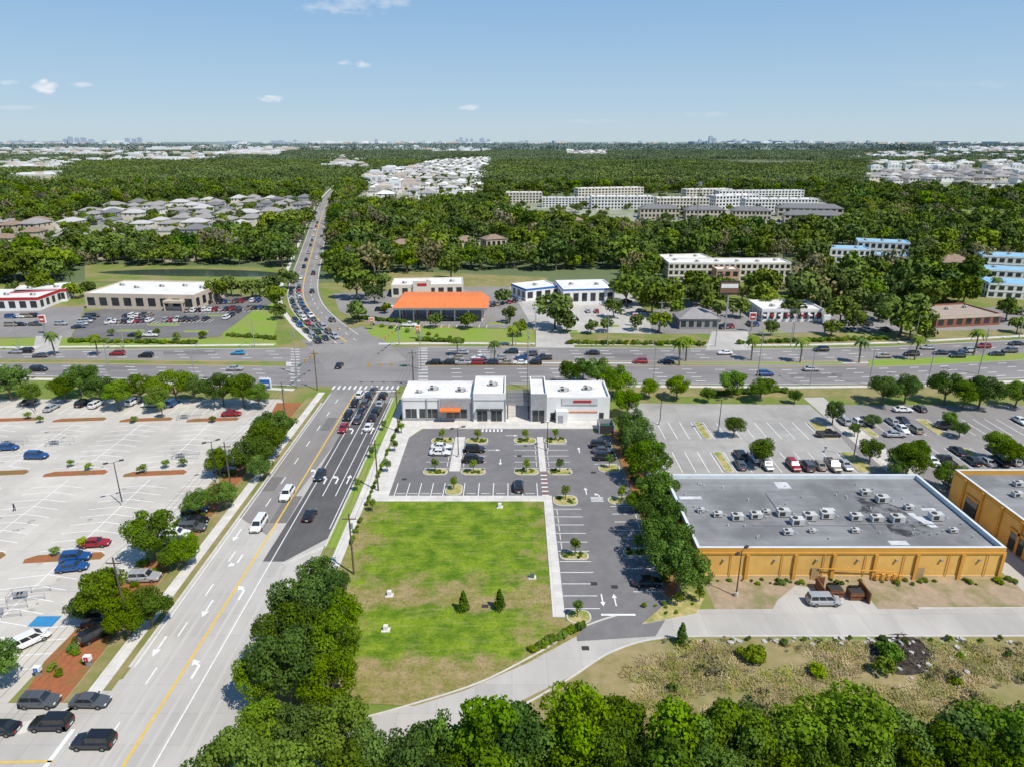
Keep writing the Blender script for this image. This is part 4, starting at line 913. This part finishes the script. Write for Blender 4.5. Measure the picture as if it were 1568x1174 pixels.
pylon(410,618,7,3,blue); pylon(1110,505,18,7,M('sign_brown',(.22,.12,.08)),'billboard',.72); pylon(640,520,5,1.8,orange); pylon(1150,508,7,2.4,redm); pylon(70,512,7,2.4,redm); pylon(570,505,4.5,2,orange); pylon(1262,512,7,2.5,wwall); pylon(60,1035,1.6,.9,blue); pylon(137,1020,1.8,.9,redm); pylon(972,500,5,2,redm)
b=MB()
for x,y in ((-17.8,79.2),(-2.3,113.6),(-18.6,87),(3.2,91.5)):
    b.box(x-.6,x+.6,y-.5,y+.5,.05,.17,walk); b.box(x-.3,x+.3,y-.25,y+.25,.17,.9,M('cabinet_green',(.12,.17,.12)) if x>0 else wwall)
b.obj('utility_boxes')
def corral(x,y):
    b=MB()
    for xx in (-2.6,0,2.6):
        for yy in (-1,1): b.tube((xx,yy,0),(xx,yy,1.1),.04,.04,6,steel)
    for yy in (-1,1):
        for z in (.55,1.08): b.tube((-2.6,yy,z),(2.6,yy,z),.035,.035,6,steel)
    for z in (.55,1.08): b.tube((-2.6,-1,z),(-2.6,1,z),.035,.035,6,steel)
    for k in range(3): b.box(-2+k*.5,-1.2+k*.5,-.3,.3,.45,.95,steel,bottom=True)
    b.obj('cart_corral',(x,y,.03),.2)
for u,v in ((92,680),(20,680),(45,914),(8,940),(290,640),(285,700)): x,y=G(u,v); corral(x,y)
b=MB()
for x,y in ((15.9,89.2),(12.8,90),(-4,84.5),(1.6,136),(-22,125),(17,128),(10,75.6)): b.sheet(R4(x-.5,x+.5,y-.4,y+.4),.07,dkmetal)
b.obj('storm_drains')
# ---------------- vehicles ----------------
COL={'W':(.75,.75,.74),'K':(.012,.012,.014),'S':(.42,.43,.44),'G':(.10,.105,.11),'B':(.015,.08,.25),'R':(.30,.012,.015),'D':(.03,.04,.06),'T':(.3,.26,.2),'C':(.03,.28,.5)}
CARM={}
SPEC={'sedan':(4.7,1.82,.98,.88,-1.75,1.0,-1.05,.35,1.45,1.4),'suv':(4.7,1.92,1.12,1.02,-2.22,1.1,-1.95,.45,1.74,1.42),'hatch':(4.1,1.78,1.0,.92,-1.95,1.05,-1.6,.3,1.5,1.27),
 'van':(5.1,1.98,1.1,1.0,-2.45,1.65,-2.3,.85,1.8,1.5),'pickup':(5.6,1.98,1.12,1.1,-.75,1.3,-.55,.55,1.85,1.75)}
def carmesh(kind,col):
    if (kind,col) in CARM: return CARM[kind,col]
    L,W,zd,zh,c0,c1,r0,r1,Hh,wx=SPEC[kind]; w=W/2; l=L/2
    pm=M('car_paint_'+col,COL[col],COL[col],rough=.3,spec=.5,coat=.8,metal=.2 if col in 'SGBD' else 0)
    b=MB()
    st=[(-l,.72*zd,.8*w,.35),(-l+.1,.95*zd,.93*w,.25),(-l+.5,zd,w,.22),(c0,zd,w,.22),(c1,zd-.02,w,.22),(l-.9,zh,.98*w,.22),(l-.25,zh-.12,.9*w,.25),(l,zh-.32,.76*w,.33)]
    rings=[]
    for x,zt,ww,zb in st: rings.append([(x,-.9*ww,zb),(x,-ww,zb+.18),(x,-ww,zt-.2),(x,-.86*ww,zt),(x,.86*ww,zt),(x,ww,zt-.2),(x,ww,zb+.18),(x,.9*ww,zb)])
    for A,B in zip(rings,rings[1:]):
        for k in range(8):
            j=(k+1)%8; b.face([A[k],A[j],B[j],B[k]][::-1],pm if k not in(0,6,7) else rubber)
    b.face(rings[0],pm); b.face(rings[-1][::-1],pm)
    bw=w*.86; rw=w*.70; z0=zd-.03
    base=[(c0,-bw,z0),(c1,-bw,z0),(c1,bw,z0),(c0,bw,z0)]; roof=[(r0,-rw,Hh-.04),(r1,-rw,Hh-.04),(r1,rw,Hh-.04),(r0,rw,Hh-.04)]
    top=[(r0+.12,-rw+.12,Hh),(r1-.12,-rw+.12,Hh),(r1-.12,rw-.12,Hh),(r0+.12,rw-.12,Hh)]
    for k in range(4):
        j=(k+1)%4; b.face([base[k],base[j],roof[j],roof[k]],pm); b.face([roof[k],roof[j],top[j],top[k]],pm)
    b.face(top,pm)
    def gl(k,a0,a1,h0=.08,h1=.9):
        j=(k+1)%4; B0,B1,T0,T1=[Vector(q) for q in (base[k],base[j],roof[k],roof[j])]
        n=(B1-B0).cross(T0-B0).normalized()*.012
        f=lambda a,h:(B0.lerp(B1,a)).lerp(T0.lerp(T1,a),h)+n
        b.face([f(a0,h0),f(a1,h0),f(a1,h1),f(a0,h1)],glass)
    gl(1,.06,.94); gl(3,.08,.92)
    for k in (0,2):
        if kind=='pickup': gl(k,.1,.5); gl(k,.54,.92)
        elif kind=='van': gl(k,.04,.33); gl(k,.36,.64); gl(k,.67,.95)
        else: gl(k,.08,.48); gl(k,.52,.93)
    if kind=='pickup':
        b.box(-l+.18,c0-.12,-.74*w,.74*w,zd+.002,zd+.01,dkmetal)
        for s in (-1,1): b.box(-l+.1,c0-.05,min(s*.78*w,s*.88*w),max(s*.78*w,s*.88*w),zd-.02,zd+.09,pm)
        b.box(-l+.06,-l+.16,-.88*w,.88*w,zd-.06,zd+.09,pm)
    for s in (-1,1):
        for x in (-wx,wx):
            b.tube((x,s*(w-.22),.33),(x,s*(w+.015),.33),.34,.34,14,rubber); b.tube((x,s*(w+.015),.33),(x,s*(w+.03),.33),.2,.17,8,hub)
        b.box(l-.32,l-.04,min(s*.5*w,s*.8*w),max(s*.5*w,s*.8*w),zh-.36,zh-.2,lwh); b.box(-l-.02,-l+.08,min(s*.5*w,s*.82*w),max(s*.5*w,s*.82*w),.62*zd,.78*zd,lred,bottom=True)
        b.box(c1-.5,c1-.28,min(s*w,s*(w+.16)),max(s*w,s*(w+.16)),zd,zd+.15,pm,bottom=True)
    b.box(l-.06,l+.01,-.45*w,.45*w,.4,zh-.4,dkmetal,bottom=True); b.box(-l-.03,-l,-.26,.26,.45,.6,lwh,bottom=True)
    CARM[kind,col]=b.mesh(kind+'_'+col); return CARM[kind,col]
NM={'sedan':'sedan_car','suv':'suv_car','hatch':'hatchback_car','van':'minivan','pickup':'pickup_truck'}
def car(x,y,a,kind=None,col=None,z=.03):
    kind=kind or random.choice(['sedan','sedan','suv','suv','hatch','pickup','van']); col=col or random.choice('WWWKKSSGGBRDKT')
    s=random.uniform(.97,1.03); link(NM[kind],carmesh(kind,col),(x,y,z),a+random.uniform(-.03,.03),(s,s,s))
def cpx(u,v,a,kind=None,col=None): x,y=G(u,v); car(x,y,a,kind,col)
PI=math.pi
for u,v,a,k,c in ((440,760,-H,'suv','W'),(397,806,-H,'van','W'),(475,792,H,'hatch','K'),(490,731,-H,'hatch','D'),(526,658,-H,'sedan','R'),(533,640,-H,'suv','K'),
  (565,656,H,'sedan','W'),(549,645,H,'suv','G'),(571,641,H,'sedan','K'),(577,632,H,'suv','K'),(554,632,H,'sedan','D'),(560,620,H,'suv','G'),(582,621,H,'sedan','S'),(566,609,H,'suv','K'),(587,609,H,'suv','K'),(572,600,H,'sedan','G'),(552,607,H,'suv','W'),(543,620,-H,'sedan','K')): cpx(u,v,a,k,c)
for u,v,a,k,c in ((63,1078,0,'suv','G'),(140,1078,0,'sedan','G'),(80,1112,PI,'suv','K'),(145,1140,PI,'suv','K'),(0,1120,PI,'sedan','K'),(46,985,.9,'van','W'),(150,975,.9,'suv','K'),(222,888,.1,'suv','S'),(112,872,.2,'sedan','B'),(117,857,.2,'suv','B'),(147,835,.15,'sedan','R'),(57,701,0,'suv','B'),(14,688,0.1,'hatch','B'),
   (355,636,.1,'sedan','R'),(232,622,.1,'sedan','W'),(205,618,1.4,'suv','W'),(300,785,.1,'suv','K'),(300,800,.1,'sedan','K'),(295,812,.1,'suv','G'),(270,822,.1,'suv','W'),(268,834,.1,'sedan','G'),(345,712,.1,'suv','K'),(345,722,.1,'sedan','G'),(155,955,.2,'suv','K'),(180,945,.2,'suv','G'),(80,627,1.5,'sedan','S'),(45,617,1.5,'sedan','G'),(128,620,1.5,'suv','K'),(265,620,1.5,'suv','B'),(148,622,1.5,'suv','W')): cpx(u,v,a,k,c)
for x,y,a,k,c in ((-15.8,139.6,0,'sedan','W'),(-15.8,136.6,0,'sedan','W'),(-8.3,138.2,0,'suv','K'),(-8.3,133,0,'suv','K'),(1.3,121,H,'suv','K'),(21,89.8,0,'sedan','K'),(20,140.5,0,'suv','K'),(20.2,137.6,0,'sedan','G'),(20.2,134.2,0,'suv','K'),(46.5,85.2,0,'van','S')): car(x,y,a,k,c)
for u,v,a,k,c in ((40,540,PI,'suv','K'),(62,547,PI,'sedan','G'),(180,544,PI,'suv','R'),(224,547,PI,'suv','K'),(365,543,PI,'sedan','C'),(360,567,0,'sedan','S'),(25,541,PI,'sedan','S'),(707,542,PI,'sedan','S'),(783,541,PI,'suv','D'),(907,543,PI,'sedan','K'),(1110,543,PI,'sedan','W'),(812,545,PI,'suv','G'),
  (980,556,PI,'suv','R'),(1020,556,PI,'sedan','D'),(1257,538,PI,'suv','K'),(1353,548,PI,'sedan','T'),(1172,575,0,'suv','B'),(1242,568,0,'sedan','S'),(1480,540,PI,'suv','S'),(1505,533,PI,'suv','R'),(1525,545,PI,'sedan','K'),(1545,540,PI,'suv','G'),(1555,529,PI,'sedan','K'),(1420,535,PI,'sedan','S'),(1440,543,PI,'sedan','D'),(1465,548,PI,'suv','K'),(1395,545,PI,'suv','K'),(520,562,H,'sedan','K'),
  (60,568,0,'suv','K')): cpx(u,v,a,k,c)
for i,u in enumerate(range(664,835,22)): cpx(u,558,PI,None,None)
for i in range(5): cpx(700+i*33,550.5,PI)
def along(s0,s1,step,off,rev):
    d=0; nxt=s0
    for i in range(len(NR)-1):
        p,q=NR[i],NR[i+1]; l=math.hypot(q[0]-p[0],q[1]-p[1])
        while l>0 and nxt<d+l and nxt<s1:
            t=(nxt-d)/l; a=math.atan2(q[1]-p[1],q[0]-p[0]); x=p[0]+(q[0]-p[0])*t;y=p[1]+(q[1]-p[1])*t
            car(x-math.sin(a)*off,y+math.cos(a)*off,a+(PI if rev else 0)); nxt+=step*random.uniform(.85,1.4)
        d+=l
along(36,130,6.6,1.8,True); along(36,120,6.8,5.2,True); along(34,70,7,8.5,True); along(130,420,26,1.8,True); along(60,420,45,-4,False)
def lotrow(x0,x1,y,n,prob,a=H):
    for k in range(n):
        if random.random()<prob: car(x0+(x1-x0)*(k+.5)/n,y+random.uniform(-.3,.3),a+(PI if random.random()<.4 else 0))
lotrow(47,72,130.4,9,.75); lotrow(35,72,121,13,.2)
lotrow(80,155,132.5,26,.85); lotrow(80,155,137.6,26,.6); lotrow(84,155,121.5,25,.6); lotrow(80,155,149.5,26,.2); lotrow(80,155,154.6,26,.45)
for u,v in ((1268,668),(1370,668),(1382,630),(1408,628),(1448,655),(1155,702),(1133,700)): cpx(u,v,random.choice([H,0]))
def prow(u0,v0,u1,v1,n,prob,a):
    for k in range(n):
        if random.random()<prob: t=(k+.5)/n; cpx(u0+(u1-u0)*t,v0+(v1-v0)*t,a)
prow(165,495,320,490,18,.85,H); prow(285,478,420,472,16,.8,H); prow(190,486,270,483,9,.6,H); prow(300,466,400,462,12,.7,H); prow(118,505,150,480,6,.6,.3); prow(345,490,380,470,6,.8,H); prow(130,516,320,515,16,.2,0); prow(0,500,100,498,8,.4,0)
prow(600,500,745,500,8,.35,0); prow(580,478,598,470,3,.6,0); prow(750,470,800,460,6,.6,H); prow(880,478,960,480,6,.5,H); prow(1035,498,1100,500,10,.9,H); prow(1045,490,1110,492,8,.7,H); prow(1100,503,1160,498,8,.6,H); prow(1260,498,1420,498,22,.5,H); prow(1260,508,1400,506,14,.4,H); prow(1000,440,1040,438,5,.6,H); prow(1540,480,1568,482,3,.9,H); prow(0,488,60,486,5,.6,0); prow(955,462,985,480,4,.7,.5); prow(630,491,730,491,7,.5,0); prow(840,478,862,480,3,.8,H); prow(900,335,1300,341,50,.6,H)
def person(x,y,a):
    me=bpy.data.meshes.new('pedestrian')
    V=[(0,0,.93),(0,0,1.15),(0,0,1.42),(0,0,1.52),(0,0,1.66),(0,.1,.90),(.14,.11,.5),(.02,.11,.08),(.16,.11,.04),(0,-.1,.90),(-.08,-.11,.5),(-.3,-.11,.12),(-.2,-.11,.04),(0,.2,1.40),(-.08,.25,1.14),(.04,.26,.92),(0,-.2,1.40),(.06,-.25,1.14),(.2,-.26,.95)]
    E=[(0,1),(1,2),(2,3),(3,4),(0,5),(5,6),(6,7),(7,8),(0,9),(9,10),(10,11),(11,12),(2,13),(13,14),(14,15),(2,16),(16,17),(17,18)]
    me.from_pydata(V,E,[]); o=bpy.data.objects.new('pedestrian',me); scene.collection.objects.link(o); o.location=(x,y,.03); o.rotation_euler=(0,0,a)
    md=o.modifiers.new('skin','SKIN'); R=[.15,.14,.15,.06,.10,.1,.065,.045,.04,.1,.065,.045,.04,.06,.045,.035,.06,.045,.035]
    if not me.skin_vertices: 
        bpy.context.view_layer.objects.active=o
    for i,r in enumerate(R): me.skin_vertices[0].data[i].radius=(r,r)
    me.skin_vertices[0].data[0].use_root=True
    o.modifiers.new('sub','SUBSURF').render_levels=2
    me.materials.append(M('clothes_dark',(.03,.03,.05)))
x,y=G(23,782)
try: person(x,y,.3)
except Exception as e:
    print('person',e)
# ---------------- sky, sun, camera ----------------
S=Vector((.42,-.37,.83)).normalized()
w=bpy.data.worlds.new('World'); scene.world=w; w.use_nodes=True; nt=w.node_tree; N=nt.nodes; L=nt.links; bg=N['Background']; bg.inputs['Strength'].default_value=.11
sky=N.new('ShaderNodeTexSky'); sky.sky_type='NISHITA'; sky.sun_disc=False; sky.sun_elevation=math.asin(S.z); sky.sun_rotation=math.atan2(S.x,S.y); sky.air_density=1.0; sky.dust_density=.6; sky.ozone_density=2.0
tc=N.new('ShaderNodeTexCoord'); sx=N.new('ShaderNodeSeparateXYZ'); L.new(tc.outputs['Generated'],sx.inputs[0])
def mt(op,a,bb=None,c=None,cl=False):
    n=N.new('ShaderNodeMath'); n.operation=op; n.use_clamp=cl
    for i,x in enumerate((a,bb,c)):
        if x is None: continue
        if isinstance(x,(int,float)): n.inputs[i].default_value=x
        else: L.new(x,n.inputs[i])
    return n.outputs[0]
ym=mt('MAXIMUM',sx.outputs[1],.05); ax=mt('DIVIDE',sx.outputs[0],ym); az=mt('DIVIDE',sx.outputs[2],ym)
cr=N.new('ShaderNodeValToRGB'); L.new(mt('MULTIPLY',sx.outputs[2],1.0,None,True),cr.inputs[0])
el=cr.color_ramp.elements; K=1/.11/10
def sc3(h): 
    c=[int(h[i:i+2],16)/255 for i in (0,2,4)]; return tuple(((x+.055)/1.055)**2.4 if x>.04 else x/12.92 for x in c)
el[0].position=0; el[0].color=(*[x*K for x in sc3('c2d6e0')],1)
el[1].position=1; el[1].color=(*[x*K for x in sc3('3f6da3')],1)
for ps,hx in ((.015,'bed5e3'),(.05,'b0cde4'),(.11,'9fc3e3'),(.20,'86b2de'),(.45,'5b8cc2')):
    e=el.new(ps); e.color=(*[x*K for x in sc3(hx)],1)
sx10=N.new('ShaderNodeVectorMath'); sx10.operation='SCALE'; sx10.inputs['Scale'].default_value=10; L.new(cr.outputs[0],sx10.inputs[0])
ms=N.new('ShaderNodeMix'); ms.data_type='RGBA'; ms.inputs['Factor'].default_value=.88; L.new(sky.outputs[0],ms.inputs['A']); L.new(sx10.outputs[0],ms.inputs['B'])
nz=N.new('ShaderNodeTexNoise'); nz.inputs['Scale'].default_value=45; nz.inputs['Detail'].default_value=6; mp=N.new('ShaderNodeMapping'); mp.inputs['Scale'].default_value=(1,1,2.2); L.new(tc.outputs['Generated'],mp.inputs[0]); L.new(mp.outputs[0],nz.inputs['Vector'])
tot=None
for u,v,wd,ht,st in ((68,135,20,9,.9),(66,126,9,6,.9),(130,130,22,4,.5),(15,128,16,4,.5),(410,152,27,6,.9),(545,98,24,5,.6),(718,165,16,5,.5),(550,8,80,12,.35),(1080,176,40,4,.15),(30,165,30,3,.2),(1500,130,120,6,.08),(900,186,60,3,.12)):
    a=(u-784)/F;b_=(v-587)/F; dn=CP-b_*SP; x0=a/dn; z0=-(SP+b_*CP)/dn
    dx=mt('DIVIDE',mt('SUBTRACT',ax,x0),wd/F*1.1); dz=mt('DIVIDE',mt('SUBTRACT',az,z0),ht/F*1.1)
    d=mt('ADD',mt('MULTIPLY',dx,dx),mt('MULTIPLY',dz,dz)); m=mt('MULTIPLY',mt('ADD',mt('SUBTRACT',.75,d),mt('MULTIPLY',mt('SUBTRACT',nz.outputs['Fac'],.5),4.0)),st*1.0,None,True)
    m=mt('MULTIPLY',m,mt('SUBTRACT',1.6,mt('MULTIPLY',d,.6),None,True)); m=mt('MINIMUM',m,st)
    tot=m if tot is None else mt('MAXIMUM',tot,m)
mx=N.new('ShaderNodeMix'); mx.data_type='RGBA'; L.new(ms.outputs['Result'],mx.inputs['A']); mx.inputs['B'].default_value=(7.9,8.1,8.5,1); L.new(tot,mx.inputs['Factor']); L.new(mx.outputs['Result'],bg.inputs['Color'])
sd=bpy.data.lights.new('sun','SUN'); sd.energy=4.8; sd.angle=math.radians(.5); sd.color=(1,.95,.87); so=bpy.data.objects.new('sun',sd); so.rotation_euler=S.to_track_quat('Z','Y').to_euler(); scene.collection.objects.link(so)
cd=bpy.data.cameras.new('camera'); co=bpy.data.objects.new('camera',cd); co.location=(0,0,CH); co.rotation_euler=(math.radians(90-19.5),0,0); cd.sensor_width=36; cd.lens=F/1568*36; cd.clip_start=.5; cd.clip_end=150000; scene.collection.objects.link(co); scene.camera=co
print('objects',len(scene.objects))
